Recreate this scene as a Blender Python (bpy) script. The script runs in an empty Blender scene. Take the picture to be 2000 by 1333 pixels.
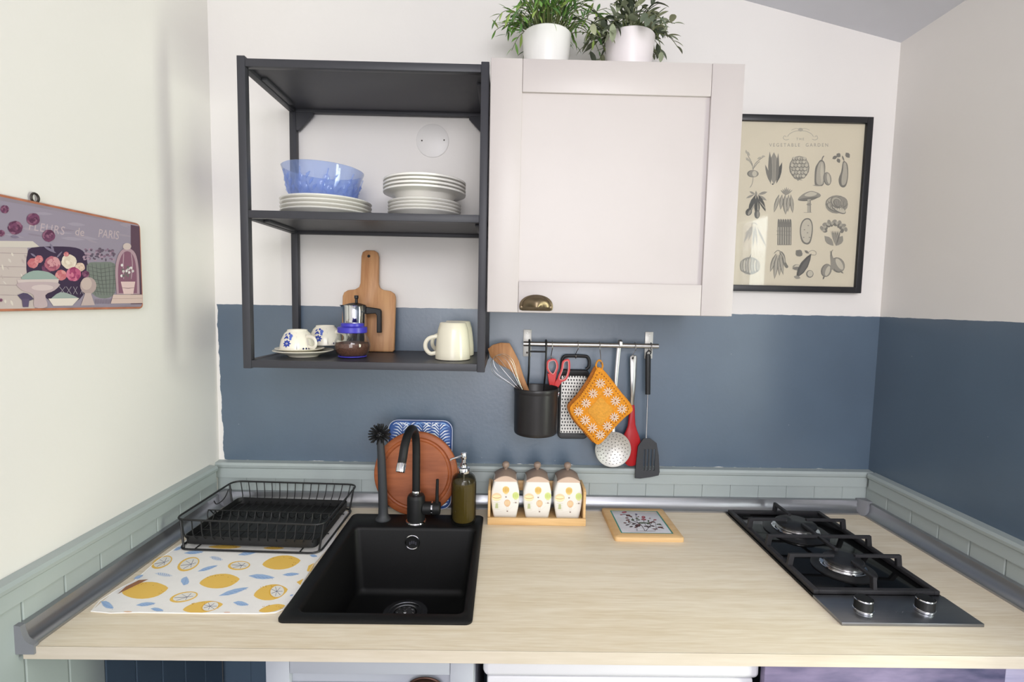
import bpy, bmesh, math, random
from mathutils import Vector, Matrix, Euler

random.seed(7)
PI = math.pi
SC = bpy.context.scene
COL = SC.collection


def lin(c):
    c = c / 255.0
    return c / 12.92 if c <= 0.04045 else ((c + 0.055) / 1.055) ** 2.4


def rgb(c):
    return (lin(c[0]), lin(c[1]), lin(c[2]), 1.0)


# ------------------------------------------------------------------ camera
cam_data = bpy.data.cameras.new('camera')
cam = bpy.data.objects.new('camera', cam_data)
COL.objects.link(cam)
cam_data.sensor_width = 36.0
cam_data.lens = 980.5 / 2000 * 36.0
cam_data.clip_start = 0.02
_R = Vector((0.99974804, -0.0113935, 0.01934041))
_F = Vector((0.01286082, 0.99690768, -0.07752214))
_U = Vector((-0.01839735, 0.07775134, 0.99680302))
cam.matrix_world = Matrix(((_R.x, _U.x, -_F.x, 0.891), (_R.y, _U.y, -_F.y, -1.5521), (_R.z, _U.z, -_F.z, 1.5427), (0, 0, 0, 1)))
SC.camera = cam

# ------------------------------------------------------------------ exposure, sky, daylight
SC.view_settings.view_transform = 'Standard'
SC.view_settings.look = 'None'
SC.view_settings.gamma = 1.0
SC.view_settings.use_curve_mapping = False
SC.view_settings.exposure = -0.13
SC.cycles.transparent_max_bounces = 32

world = bpy.data.worlds.new('sky')
SC.world = world
world.use_nodes = True
wn = world.node_tree.nodes
wn['Background'].inputs['Color'].default_value = (0.86, 0.95, 1.0, 1)
wn['Background'].inputs['Strength'].default_value = 1.0


def area(name, loc, target, sx, sy, power, color):
    d = bpy.data.lights.new(name, 'AREA')
    d.shape = 'RECTANGLE'
    d.size, d.size_y = sx, sy
    d.energy = power
    d.color = color
    o = bpy.data.objects.new(name, d)
    COL.objects.link(o)
    o.location = loc
    o.rotation_euler = (Vector(target) - Vector(loc)).to_track_quat('-Z', 'Y').to_euler()
    return o


# daylight: garden light through the window in the right wall, sky light through the wide glazed door behind the camera
area('window_sky', (2.19, -1.09, 1.165), (0.0, -1.09, 1.165), 0.15, 1.71, 5.2, (0.96, 1.0, 0.94))
area('garden_light', (3.05, -1.32, 1.0), (0.0, -0.60, 1.2), 0.6, 2.0, 62, (0.95, 1.0, 0.77))
area('roof_window_daylight', (1.3, -2.7, 2.34), (0.65, -0.3, 1.0), 1.2, 0.7, 30, (0.98, 0.97, 1.0))  # added fill from above to brighten the worktop; the ceiling has no opening
area('door_daylight', (1.05, -5.1, 1.55), (0.85, 0.0, 1.45), 1.8, 2.3, 73, (0.985, 0.965, 1.0))

# ------------------------------------------------------------------ materials
MATS = {}


def mat(name, col, rough=0.5, metal=0.0, spec=0.5, var=0.04, vscale=8.0, bump=0.0, bscale=200.0, trans=0.0, ior=1.45, coat=0.0, stretch=None):
    m = bpy.data.materials.new(name)
    m.use_nodes = True
    nt = m.node_tree
    b = nt.nodes['Principled BSDF']
    b.inputs['Roughness'].default_value = rough
    b.inputs['Metallic'].default_value = metal
    b.inputs['Specular IOR Level'].default_value = spec
    b.inputs['IOR'].default_value = ior
    b.inputs['Transmission Weight'].default_value = trans
    b.inputs['Coat Weight'].default_value = coat
    c = rgb(col)
    tc = nt.nodes.new('ShaderNodeTexCoord')
    mp = nt.nodes.new('ShaderNodeMapping')
    mp.inputs['Scale'].default_value = stretch or (1, 1, 1)
    nt.links.new(tc.outputs['Object'], mp.inputs['Vector'])
    nz = nt.nodes.new('ShaderNodeTexNoise')
    nz.inputs['Scale'].default_value = vscale
    nz.inputs['Detail'].default_value = 4
    nt.links.new(mp.outputs['Vector'], nz.inputs['Vector'])
    rp = nt.nodes.new('ShaderNodeValToRGB')
    rp.color_ramp.elements[0].position = 0.3
    rp.color_ramp.elements[1].position = 0.7
    rp.color_ramp.elements[0].color = (c[0] * (1 - var), c[1] * (1 - var), c[2] * (1 - var), 1)
    rp.color_ramp.elements[1].color = (min(1, c[0] * (1 + var)), min(1, c[1] * (1 + var)), min(1, c[2] * (1 + var)), 1)
    nt.links.new(nz.outputs['Fac'], rp.inputs['Fac'])
    nt.links.new(rp.outputs['Color'], b.inputs['Base Color'])
    if bump:
        n2 = nt.nodes.new('ShaderNodeTexNoise')
        n2.inputs['Scale'].default_value = bscale
        n2.inputs['Detail'].default_value = 3
        nt.links.new(mp.outputs['Vector'], n2.inputs['Vector'])
        bp = nt.nodes.new('ShaderNodeBump')
        bp.inputs['Strength'].default_value = bump
        bp.inputs['Distance'].default_value = 0.002
        nt.links.new(n2.outputs['Fac'], bp.inputs['Height'])
        nt.links.new(bp.outputs['Normal'], b.inputs['Normal'])
    MATS[name] = m
    return m


def wood(name, c1, c2, axis='x', scale=14.0, rough=0.45, dist=6.0, fine=0.35, spec=0.4, stretch=12.0):
    """Grain: noise stretched along one axis, warped, between two tones."""
    m = bpy.data.materials.new(name)
    m.use_nodes = True
    nt = m.node_tree
    b = nt.nodes['Principled BSDF']
    b.inputs['Roughness'].default_value = rough
    b.inputs['Specular IOR Level'].default_value = spec
    tc = nt.nodes.new('ShaderNodeTexCoord')
    mp = nt.nodes.new('ShaderNodeMapping')
    s = [stretch] * 3
    s['xyz'.index(axis)] = 1.0
    mp.inputs['Scale'].default_value = s
    nt.links.new(tc.outputs['Object'], mp.inputs['Vector'])
    n1 = nt.nodes.new('ShaderNodeTexNoise')
    n1.inputs['Scale'].default_value = scale * 0.25
    n1.inputs['Detail'].default_value = 6
    n1.inputs['Distortion'].default_value = dist * 0.12
    n2 = nt.nodes.new('ShaderNodeTexNoise')
    n2.inputs['Scale'].default_value = scale * 1.6
    n2.inputs['Detail'].default_value = 5
    nt.links.new(mp.outputs['Vector'], n1.inputs['Vector'])
    nt.links.new(mp.outputs['Vector'], n2.inputs['Vector'])
    mx = nt.nodes.new('ShaderNodeMix')
    mx.data_type = 'FLOAT'
    mx.inputs['Factor'].default_value = fine
    nt.links.new(n1.outputs['Fac'], mx.inputs['A'])
    nt.links.new(n2.outputs['Fac'], mx.inputs['B'])
    rp = nt.nodes.new('ShaderNodeValToRGB')
    rp.color_ramp.elements[0].position = 0.34
    rp.color_ramp.elements[1].position = 0.62
    rp.color_ramp.elements[0].color = rgb(c1)
    rp.color_ramp.elements[1].color = rgb(c2)
    nt.links.new(mx.outputs['Result'], rp.inputs['Fac'])
    nt.links.new(rp.outputs['Color'], b.inputs['Base Color'])
    MATS[name] = m
    return m


def painted_wall(name, white, blue=None, top=1.519, left_gap=False):
    """White plaster; below `top` metres a blue satin paint with a hand-painted edge."""
    m = bpy.data.materials.new(name)
    m.use_nodes = True
    nt = m.node_tree
    N, L = nt.nodes.new, nt.links.new
    b = nt.nodes['Principled BSDF']
    tc = N('ShaderNodeTexCoord')
    n = N('ShaderNodeTexNoise')
    n.inputs['Scale'].default_value = 3.0
    n.inputs['Detail'].default_value = 5
    L(tc.outputs['Object'], n.inputs['Vector'])
    w = N('ShaderNodeValToRGB')
    cw = rgb(white)
    w.color_ramp.elements[0].color = (cw[0] * .97, cw[1] * .97, cw[2] * .97, 1)
    w.color_ramp.elements[1].color = (cw[0] * 1.02, cw[1] * 1.02, cw[2] * 1.02, 1)
    L(n.outputs['Fac'], w.inputs['Fac'])
    bump = N('ShaderNodeBump')
    nb = N('ShaderNodeTexNoise')
    nb.inputs['Scale'].default_value = 90.0
    nb.inputs['Detail'].default_value = 4
    L(tc.outputs['Object'], nb.inputs['Vector'])
    L(nb.outputs['Fac'], bump.inputs['Height'])
    bump.inputs['Strength'].default_value = 0.12
    bump.inputs['Distance'].default_value = 0.002
    L(bump.outputs['Normal'], b.inputs['Normal'])
    if blue is None:
        L(w.outputs['Color'], b.inputs['Base Color'])
        b.inputs['Roughness'].default_value = 0.65
        b.inputs['Specular IOR Level'].default_value = 0.3
        MATS[name] = m
        return m
    sep = N('ShaderNodeSeparateXYZ')
    L(tc.outputs['Object'], sep.inputs['Vector'])
    nw = N('ShaderNodeTexNoise')
    nw.inputs['Scale'].default_value = 25.0
    nw.inputs['Detail'].default_value = 6
    L(tc.outputs['Object'], nw.inputs['Vector'])

    def math_(op, a, bb):
        q = N('ShaderNodeMath')
        q.operation = op
        for i, v in enumerate((a, bb)):
            if isinstance(v, (int, float)):
                q.inputs[i].default_value = v
            else:
                L(v, q.inputs[i])
        return q.outputs[0]
    wob = math_('MULTIPLY', math_('SUBTRACT', nw.outputs['Fac'], 0.5), 0.006)
    fac = math_('LESS_THAN', math_('ADD', sep.outputs['Z'], wob), top)
    if left_gap:
        wob2 = math_('MULTIPLY', math_('SUBTRACT', nw.outputs['Fac'], 0.5), 0.016)
        edge = math_('MULTIPLY', math_('SUBTRACT', 1.519, sep.outputs['Z']), 0.022)
        fac = math_('MULTIPLY', fac, math_('GREATER_THAN', math_('ADD', sep.outputs['X'], wob2), math_('ADD', edge, 0.004)))
        wob3 = math_('MULTIPLY', math_('SUBTRACT', nw.outputs['Fac'], 0.5), 0.012)
        fac = math_('MULTIPLY', fac, math_('GREATER_THAN', math_('ADD', sep.outputs['Z'], wob3), 1.0315))
    ns = N('ShaderNodeTexNoise')
    ns.inputs['Scale'].default_value = 5.0
    ns.inputs['Detail'].default_value = 7
    L(tc.outputs['Object'], ns.inputs['Vector'])
    cb = rgb(blue)
    bl = N('ShaderNodeValToRGB')
    bl.color_ramp.elements[0].position = 0.3
    bl.color_ramp.elements[1].position = 0.7
    bl.color_ramp.elements[0].color = (cb[0] * .93, cb[1] * .93, cb[2] * .93, 1)
    bl.color_ramp.elements[1].color = (cb[0] * 1.07, cb[1] * 1.07, cb[2] * 1.06, 1)
    L(ns.outputs['Fac'], bl.inputs['Fac'])
    # faint chips and specks
    vo = N('ShaderNodeTexVoronoi')
    vo.inputs['Scale'].default_value = 14.0
    L(tc.outputs['Object'], vo.inputs['Vector'])
    chip = math_('MULTIPLY', math_('LESS_THAN', vo.outputs['Distance'], 0.02), 0.4)
    mc = N('ShaderNodeMix')
    mc.data_type = 'RGBA'
    L(chip, mc.inputs['Factor'])
    L(bl.outputs['Color'], mc.inputs['A'])
    mc.inputs['B'].default_value = rgb((190, 195, 200))
    mx = N('ShaderNodeMix')
    mx.data_type = 'RGBA'
    L(fac, mx.inputs['Factor'])
    L(w.outputs['Color'], mx.inputs['A'])
    L(mc.outputs['Result'], mx.inputs['B'])
    L(mx.outputs['Result'], b.inputs['Base Color'])
    mr = N('ShaderNodeMix')
    mr.data_type = 'FLOAT'
    L(fac, mr.inputs['Factor'])
    mr.inputs['A'].default_value = 0.65
    mr.inputs['B'].default_value = 0.33
    L(mr.outputs['Result'], b.inputs['Roughness'])
    ms = N('ShaderNodeMix')
    ms.data_type = 'FLOAT'
    L(fac, ms.inputs['Factor'])
    ms.inputs['A'].default_value = 0.3
    ms.inputs['B'].default_value = 1.0
    L(ms.outputs['Result'], b.inputs['Specular IOR Level'])
    MATS[name] = m
    return m


def thin_glass(name, tint, body=0.0, body_col=(255, 255, 255), rough=0.03, ior=1.45):
    """Clear or tinted thin-walled glass: see-through, a little body colour, mirror-like at grazing angles."""
    m = bpy.data.materials.new(name)
    m.use_nodes = True
    nt = m.node_tree
    N, L = nt.nodes.new, nt.links.new
    out = nt.nodes['Material Output']
    nt.nodes.remove(nt.nodes['Principled BSDF'])
    tr = N('ShaderNodeBsdfTransparent')
    tr.inputs['Color'].default_value = rgb(tint)
    nz = N('ShaderNodeTexNoise')
    nz.inputs['Scale'].default_value = 30.0
    df = N('ShaderNodeBsdfDiffuse')
    mc = N('ShaderNodeMix')
    mc.data_type = 'RGBA'
    c = rgb(body_col)
    mc.inputs['A'].default_value = (c[0] * .9, c[1] * .9, c[2] * .9, 1)
    mc.inputs['B'].default_value = c
    L(nz.outputs['Fac'], mc.inputs['Factor'])
    L(mc.outputs['Result'], df.inputs['Color'])
    m1 = N('ShaderNodeMixShader')
    m1.inputs['Fac'].default_value = body
    L(tr.outputs['BSDF'], m1.inputs[1])
    L(df.outputs['BSDF'], m1.inputs[2])
    gl = N('ShaderNodeBsdfGlossy')
    gl.inputs['Roughness'].default_value = rough
    # Schlick reflectance, the same from both sides of the thin wall
    lw = N('ShaderNodeLayerWeight')
    lw.inputs['Blend'].default_value = 0.5
    f0 = ((ior - 1) / (ior + 1)) ** 2
    pw = N('ShaderNodeMath')
    pw.operation = 'POWER'
    L(lw.outputs['Facing'], pw.inputs[0])
    pw.inputs[1].default_value = 5.0
    ma = N('ShaderNodeMath')
    ma.operation = 'MULTIPLY_ADD'
    L(pw.outputs[0], ma.inputs[0])
    ma.inputs[1].default_value = 0.8 - f0
    ma.inputs[2].default_value = f0
    m2 = N('ShaderNodeMixShader')
    L(ma.outputs[0], m2.inputs['Fac'])
    L(m1.outputs['Shader'], m2.inputs[1])
    L(gl.outputs['BSDF'], m2.inputs[2])
    L(m2.outputs['Shader'], out.inputs['Surface'])
    MATS[name] = m
    return m


def ink_material():
    m = bpy.data.materials.new('printed_ink')
    m.use_nodes = True
    nt = m.node_tree
    a = nt.nodes.new('ShaderNodeAttribute')
    a.attribute_name = 'ink'
    b = nt.nodes['Principled BSDF']
    nt.links.new(a.outputs['Color'], b.inputs['Base Color'])
    b.inputs['Roughness'].default_value = 0.55
    b.inputs['Specular IOR Level'].default_value = 0.3
    MATS['ink'] = m
    return m


ink_material()

# ------------------------------------------------------------------ mesh helpers
ORG = {}


def setp(o, label=None, cat=None, group=None, kind=None):
    if label:
        o['label'] = label
    if cat:
        o['category'] = cat
    if group:
        o['group'] = group
    if kind:
        o['kind'] = kind
    return o


def thing(name, label, cat, loc=(0, 0, 0), rot=(0, 0, 0), group=None, world=True):
    """Empty at the base of a thing. world=True: its parts are written in room coordinates."""
    o = bpy.data.objects.new(name, None)
    o.empty_display_size = 0.02
    COL.objects.link(o)
    o.location = loc
    o.rotation_euler = rot
    ORG[o] = Vector(loc) if world else Vector((0, 0, 0))
    return setp(o, label, cat, group)


class MB:
    def __init__(self):
        self.v, self.f, self.mi, self.cur = [], [], [], 0

    def _add(self, vs, fs):
        o = len(self.v)
        self.v += [Vector(p) for p in vs]
        for f in fs:
            self.f.append([o + i for i in f])
            self.mi.append(self.cur)
        return self

    def box(self, x0, x1, y0, y1, z0, z1, bev=0.0):
        if bev <= 0:
            vs = [(x, y, z) for z in (z0, z1) for y in (y0, y1) for x in (x0, x1)]
            return self._add(vs, [(0, 2, 3, 1), (4, 5, 7, 6), (0, 1, 5, 4), (2, 6, 7, 3), (0, 4, 6, 2), (1, 3, 7, 5)])
        b = min(bev, (x1 - x0) * .49, (y1 - y0) * .49, (z1 - z0) * .49)
        bm = bmesh.new()
        bmesh.ops.create_cube(bm, size=1.0)
        for q in bm.verts:
            q.co = ((x0 + x1) / 2 + q.co.x * (x1 - x0), (y0 + y1) / 2 + q.co.y * (y1 - y0), (z0 + z1) / 2 + q.co.z * (z1 - z0))
        bmesh.ops.bevel(bm, geom=list(bm.edges), offset=b, segments=2, affect='EDGES', profile=0.5)
        return self.addbm(bm)

    def addbm(self, bm):
        bm.verts.index_update()
        self._add([q.co.copy() for q in bm.verts], [[q.index for q in f.verts] for f in bm.faces])
        bm.free()
        return self

    def loft(self, loops, cap0=True, cap1=True, closed=True):
        o = len(self.v)
        n = len(loops[0])
        for lp in loops:
            self.v += [Vector(p) for p in lp]
        for k in range(len(loops) - 1):
            for i in range(n if closed else n - 1):
                j = (i + 1) % n
                self.f.append([o + k * n + i, o + k * n + j, o + (k + 1) * n + j, o + (k + 1) * n + i])
                self.mi.append(self.cur)
        if cap0:
            self.f.append([o + i for i in reversed(range(n))])
            self.mi.append(self.cur)
        if cap1:
            self.f.append([o + (len(loops) - 1) * n + i for i in range(n)])
            self.mi.append(self.cur)
        return self

    def lathe(self, prof, c=(0, 0, 0), n=40, axis='z', mod=None, cap0=True, cap1=True):
        """prof: (radius, height) pairs, turned about an axis through c."""
        loops = []
        for r, h in prof:
            lp = []
            for i in range(n):
                a = 2 * PI * i / n
                rr = r * (mod(a, h) if mod else 1.0)
                x, y = rr * math.cos(a), rr * math.sin(a)
                p = {'z': (x, y, h), 'y': (x, h, -y), 'x': (h, x, y)}[axis]
                lp.append((c[0] + p[0], c[1] + p[1], c[2] + p[2]))
            loops.append(lp)
        return self.loft(loops, cap0, cap1)

    def cyl(self, p0, p1, r0, r1=None, n=16):
        return self.tube([p0, p1], [r0, r0 if r1 is None else r1], n)

    def tube(self, pts, r, n=8, closed=False, flat=1.0, up=None):
        pts = [Vector(p) for p in pts]
        m = len(pts)
        rs = r if isinstance(r, (list, tuple)) else [r] * m
        loops = []
        nrm = None
        for i in range(m):
            if closed:
                t = pts[(i + 1) % m] - pts[i - 1]
            else:
                t = pts[min(i + 1, m - 1)] - pts[max(i - 1, 0)]
            t.normalize()
            if up is not None:
                nrm = Vector(up) - t * Vector(up).dot(t)
            elif nrm is None:
                ref = Vector((0, 0, 1)) if abs(t.z) < 0.9 else Vector((0, 1, 0))
                nrm = ref - t * ref.dot(t)
            else:
                nrm = nrm - t * nrm.dot(t)
            nrm.normalize()
            bi = t.cross(nrm)
            loops.append([pts[i] + (nrm * math.cos(2 * PI * k / n) * flat + bi * math.sin(2 * PI * k / n)) * rs[i] for k in range(n)])
        if closed:
            loops.append(loops[0])
            return self.loft(loops, False, False)
        return self.loft(loops)

    def prism(self, poly, h0, h1, axis='z', bev=0.0):
        """poly: 2-D outline, extruded along an axis; z:(x,y)  y:(x,z)  x:(y,z)."""
        def p3(p, h):
            return {'z': (p[0], p[1], h), 'y': (p[0], h, p[1]), 'x': (h, p[0], p[1])}[axis]
        if bev <= 0:
            return self.loft([[p3(p, h0) for p in poly], [p3(p, h1) for p in poly]])
        ins = inset(poly, bev)
        s = 1 if h1 > h0 else -1
        return self.loft([[p3(p, h0) for p in ins], [p3(p, h0 + s * bev) for p in poly], [p3(p, h1 - s * bev) for p in poly], [p3(p, h1) for p in ins]])

    def build(self, name, m, parent=None, smooth=True, angle=35, shift=True, label=None):
        me = bpy.data.meshes.new(name)
        off = Vector((0, 0, 0))
        if parent is not None and shift:
            off = ORG.get(parent, off)
        me.from_pydata([tuple(q - off) for q in self.v], [], self.f)
        for k in (m if isinstance(m, (list, tuple)) else [m]):
            me.materials.append(MATS[k] if isinstance(k, str) else k)
        for p, i in zip(me.polygons, self.mi):
            p.material_index = i
        bm = bmesh.new()
        bm.from_mesh(me)
        bmesh.ops.recalc_face_normals(bm, faces=bm.faces)
        bm.to_mesh(me)
        bm.free()
        if smooth:
            me.shade_smooth()
            me.set_sharp_from_angle(angle=math.radians(angle))
        o = bpy.data.objects.new(name, me)
        COL.objects.link(o)
        if parent is not None:
            o.parent = parent
            ORG[o] = off
        if label:
            o['label'] = label
        return o


def inset(poly, d):
    n = len(poly)
    area_ = sum(poly[i][0] * poly[(i + 1) % n][1] - poly[(i + 1) % n][0] * poly[i][1] for i in range(n))
    s = 1 if area_ > 0 else -1
    out = []
    for i in range(n):
        a, b, c = Vector(poly[i - 1]), Vector(poly[i]), Vector(poly[(i + 1) % n])
        e1, e2 = (b - a).normalized(), (c - b).normalized()
        n1, n2 = Vector((-e1.y, e1.x)) * s, Vector((-e2.y, e2.x)) * s
        bis = n1 + n2
        if bis.length < 1e-6:
            bis = n1.copy()
        bis.normalize()
        out.append(tuple(b + bis * min(d / max(0.35, bis.dot(n1)), d * 2)))
    return out


def rrect(x0, x1, y0, y1, r, n=5):
    pts = []
    for cx, cy, a0 in ((x1 - r, y1 - r, 0), (x0 + r, y1 - r, 90), (x0 + r, y0 + r, 180), (x1 - r, y0 + r, 270)):
        for i in range(n + 1):
            a = math.radians(a0 + 90 * i / n)
            pts.append((cx + r * math.cos(a), cy + r * math.sin(a)))
    return pts


def curve_pts(ctrl, n=8, closed=False):
    """Catmull-Rom through control points (2-D or 3-D)."""
    P = [Vector(c) for c in ctrl]
    m = len(P)
    out = []
    for i in range(m if closed else m - 1):
        if closed:
            p0, p1, p2, p3 = P[i - 1], P[i], P[(i + 1) % m], P[(i + 2) % m]
        else:
            p0, p1, p2, p3 = P[max(i - 1, 0)], P[i], P[i + 1], P[min(i + 2, m - 1)]
        for k in range(n):
            t = k / n
            out.append(0.5 * ((2 * p1) + (p2 - p0) * t + (2 * p0 - 5 * p1 + 4 * p2 - p3) * t * t + (3 * p1 - p0 - 3 * p2 + p3) * t ** 3))
    if not closed:
        out.append(P[-1])
    return out


def copy_tree(o, parent=None):
    c = o.copy()
    COL.objects.link(c)
    if parent is not None:
        c.parent = parent
    ORG[c] = ORG.get(o, Vector((0, 0, 0)))
    for ch in list(o.children):
        copy_tree(ch, c)
    return c


def hom(H):
    def f(u, v):
        w = H[6] * u + H[7] * v + H[8]
        return ((H[0] * u + H[1] * v + H[2]) / w, (H[3] * u + H[4] * v + H[5]) / w)
    return f


class Print:
    """Flat print: coloured shapes a hair above a surface; fn(u, v, lift) -> point."""
    def __init__(self, fn, step=3e-5):
        self.fn, self.v, self.f, self.c, self.lift, self.step = fn, [], [], [], step, step

    def poly(self, pts, col):
        o = len(self.v)
        self.v += [self.fn(p[0], p[1], self.lift) for p in pts]
        self.f.append(list(range(o, o + len(pts))))
        self.c.append(rgb(col))
        self.lift += self.step * 0.12
        return self

    def ell(self, cx, cy, rx, ry, col, rot=0, n=16):
        a = math.radians(rot)
        c, s = math.cos(a), math.sin(a)
        return self.poly([(cx + rx * math.cos(t) * c - ry * math.sin(t) * s, cy + rx * math.cos(t) * s + ry * math.sin(t) * c) for t in (2 * PI * i / n for i in range(n))], col)

    def line(self, pts, w, col):
        pts = [Vector(p[:2]) for p in pts]
        L, R = [], []
        for i, p in enumerate(pts):
            t = (pts[min(i + 1, len(pts) - 1)] - pts[max(i - 1, 0)])
            t = t.normalized() if t.length > 1e-9 else Vector((1, 0))
            ww = w * (0.55 if i in (0, len(pts) - 1) else 1.0) / 2
            nn = Vector((-t.y, t.x)) * ww
            L.append(p + nn)
            R.append(p - nn)
        return self.poly(L + R[::-1], col)

    def leaf(self, x0, y0, x1, y1, w, col):
        d = Vector((x1 - x0, y1 - y0))
        nn = Vector((-d.y, d.x)).normalized() * w / 2
        a, b = Vector((x0, y0)), Vector((x1, y1))
        return self.poly([a, a + d * .3 + nn * .9, a + d * .55 + nn, a + d * .8 + nn * .6, b, a + d * .8 - nn * .6, a + d * .55 - nn, a + d * .3 - nn * .9], col)

    def text(self, s, u, v, size, col, spacing=1.0, sx=1.0, rot=0.0):
        """Centred lettering; v grows downwards."""
        cu = bpy.data.curves.new('lettering', 'FONT')
        cu.body = s
        cu.size = 1.0
        cu.align_x = 'CENTER'
        cu.align_y = 'CENTER'
        cu.space_character = spacing
        cu.resolution_u = 3
        ob = bpy.data.objects.new('lettering', cu)
        me = bpy.data.meshes.new_from_object(ob)
        o = len(self.v)
        ca, sa = math.cos(rot), math.sin(rot)
        for q in me.vertices:
            x, y = q.co.x * size * sx, -q.co.y * size
            self.v.append(self.fn(u + x * ca - y * sa, v + x * sa + y * ca, self.lift))
        for p in me.polygons:
            self.f.append([o + i for i in p.vertices])
            self.c.append(rgb(col))
        self.lift += self.step * 0.12
        bpy.data.objects.remove(ob)
        bpy.data.curves.remove(cu)
        bpy.data.meshes.remove(me)
        return self

    def build(self, name, parent, label=None, m='ink'):
        me = bpy.data.meshes.new(name)
        off = ORG.get(parent, Vector((0, 0, 0)))
        me.from_pydata([tuple(Vector(q) - off) for q in self.v], [], self.f)
        at = me.color_attributes.new('ink', 'FLOAT_COLOR', 'CORNER')
        for p, c in zip(me.polygons, self.c):
            for li in p.loop_indices:
                at.data[li].color = c
        me.materials.append(MATS[m])
        o = bpy.data.objects.new(name, me)
        COL.objects.link(o)
        o.parent = parent
        ORG[o] = off
        if label:
            o['label'] = label
        return o

# ------------------------------------------------------------------ palette
painted_wall('wall_white', (232, 228, 224))
painted_wall('wall_back_paint', (232, 228, 224), (84, 101, 119), left_gap=True)
painted_wall('wall_right_paint', (232, 228, 224), (84, 101, 119))
mat('ceiling_white', (216, 217, 223), 0.7, var=0.02)
mat('floor_tile', (142, 138, 134), 0.5)
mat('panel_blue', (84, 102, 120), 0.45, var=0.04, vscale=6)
mat('panel_paint', (169, 178, 177), 0.42, var=0.03, vscale=6, bump=0.05, bscale=60)
mat('white_frame', (232, 230, 226), 0.4)
thin_glass('glass_clear', (253, 254, 254))
mat('trim_metal', (166, 167, 171), 0.3, metal=0.85, var=0.05, stretch=(1, 1, 1))
mat('trim_plastic', (128, 129, 134), 0.45)
wood('maple', (227, 210, 181), (246, 234, 213), 'x', 9.0, rough=0.42, stretch=14.0, fine=0.5)
wood('maple_edge', (196, 183, 163), (212, 201, 185), 'x', 8.0, rough=0.5, stretch=12.0)
mat('shelf_black', (60, 60, 65), 0.42, var=0.05, spec=0.35)
mat('cabinet_white', (191, 183, 181), 0.38, var=0.01)
mat('cabinet_grey', (172, 175, 184), 0.4, var=0.01)
mat('bronze', (112, 98, 78), 0.33, metal=0.9, var=0.15, vscale=40)
mat('bronze_dark', (70, 48, 40), 0.35, metal=0.7, var=0.15, vscale=40)
mat('pot_white', (238, 236, 233), 0.35, var=0.01)
mat('pot_pinkish', (238, 230, 231), 0.35, var=0.01)
mat('soil', (60, 48, 38), 0.9, var=0.2, vscale=60)
mat('leaf_green', (124, 172, 80), 0.5, var=0.3, vscale=12)
mat('leaf_dark', (88, 126, 68), 0.5, var=0.25, vscale=14)
mat('leaf_lime', (164, 190, 100), 0.5, var=0.2, vscale=14)
mat('sage', (146, 154, 126), 0.7, var=0.2, vscale=14)
mat('sage_light', (180, 184, 150), 0.7, var=0.15, vscale=14)
mat('sage_dark', (104, 114, 94), 0.7, var=0.2, vscale=14)
mat('stem_green', (96, 104, 62), 0.6)
mat('frame_black', (36, 36, 39), 0.35)
mat('paper', (220, 207, 184), 0.7, var=0.02)
mat('plaque_base', (146, 134, 146), 0.5, var=0.12, vscale=14)
mat('copper_edge', (178, 112, 84), 0.4, var=0.25, vscale=30)
mat('iron', (70, 64, 60), 0.5, metal=0.6)
mat('porcelain', (240, 237, 230), 0.18, spec=0.6, var=0.01)
mat('ceramic_cream', (232, 226, 204), 0.22, spec=0.6, var=0.02)
mat('ceramic_ivory', (234, 228, 212), 0.2, spec=0.6, var=0.02)
mat('plastic_white', (228, 225, 222), 0.4, var=0.01)
wood('board_oak', (176, 124, 84), (206, 158, 112), 'z', 12.0, rough=0.5, stretch=9.0)
wood('board_red', (138, 72, 38), (176, 100, 58), 'x', 9.0, rough=0.45, stretch=8.0)
wood('spatula_wood', (160, 110, 70), (192, 142, 98), 'z', 14.0, rough=0.55)
wood('bamboo', (214, 172, 118), (232, 194, 140), 'x', 9.0, rough=0.45, stretch=12.0)
mat('chrome', (225, 225, 228), 0.08, metal=1.0, var=0)
mat('steel', (200, 198, 196), 0.28, metal=1.0, var=0.04, vscale=30)
mat('steel_brushed', (150, 152, 158), 0.36, metal=1.0, var=0.05, vscale=14, stretch=(1, 30, 1))
mat('grater_steel', (226, 224, 218), 0.4, metal=0.25, var=0.02)
mat('zinc', (205, 203, 198), 0.42, metal=0.55, var=0.04)
mat('black_plastic', (30, 30, 31), 0.45, var=0.05)
mat('grey_nylon', (56, 58, 62), 0.5, var=0.05)
mat('black_matte', (26, 26, 27), 0.5, spec=0.4, var=0.05)
mat('pot_black', (40, 38, 39), 0.36, spec=0.5, var=0.06)
mat('granite_black', (19, 19, 20), 0.5, spec=0.35, var=0.25, vscale=400, bump=0.06, bscale=900)
mat('hob_glass', (12, 12, 13), 0.09, spec=0.3, var=0)
mat('cast_iron', (44, 43, 46), 0.6, var=0.1, vscale=60, bump=0.1, bscale=500)
mat('enamel', (36, 36, 38), 0.38)
mat('red_plastic', (206, 48, 48), 0.35, var=0.04)
mat('red_silicone', (176, 30, 36), 0.42, var=0.05)
mat('pink_grip', (232, 160, 156), 0.45)
mat('crochet', (226, 148, 40), 0.9, var=0.14, vscale=160, bump=0.8, bscale=420)
mat('crochet_light', (226, 160, 62), 0.9, var=0.12, vscale=200, bump=0.8, bscale=520)
mat('crochet_dark', (164, 98, 36), 0.9, var=0.14, vscale=160, bump=0.8, bscale=420)
mat('yarn_white', (238, 226, 212), 0.9, var=0.04)
mat('yarn_core', (96, 72, 70), 0.9)
thin_glass('blue_glass', (234, 240, 254), 0.2, (168, 190, 240), 0.05)
mat('blue_lid', (64, 58, 176), 0.35, var=0.05)
mat('coffee', (92, 58, 44), 0.85, var=0.4, vscale=300, bump=0.5, bscale=600)
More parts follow.
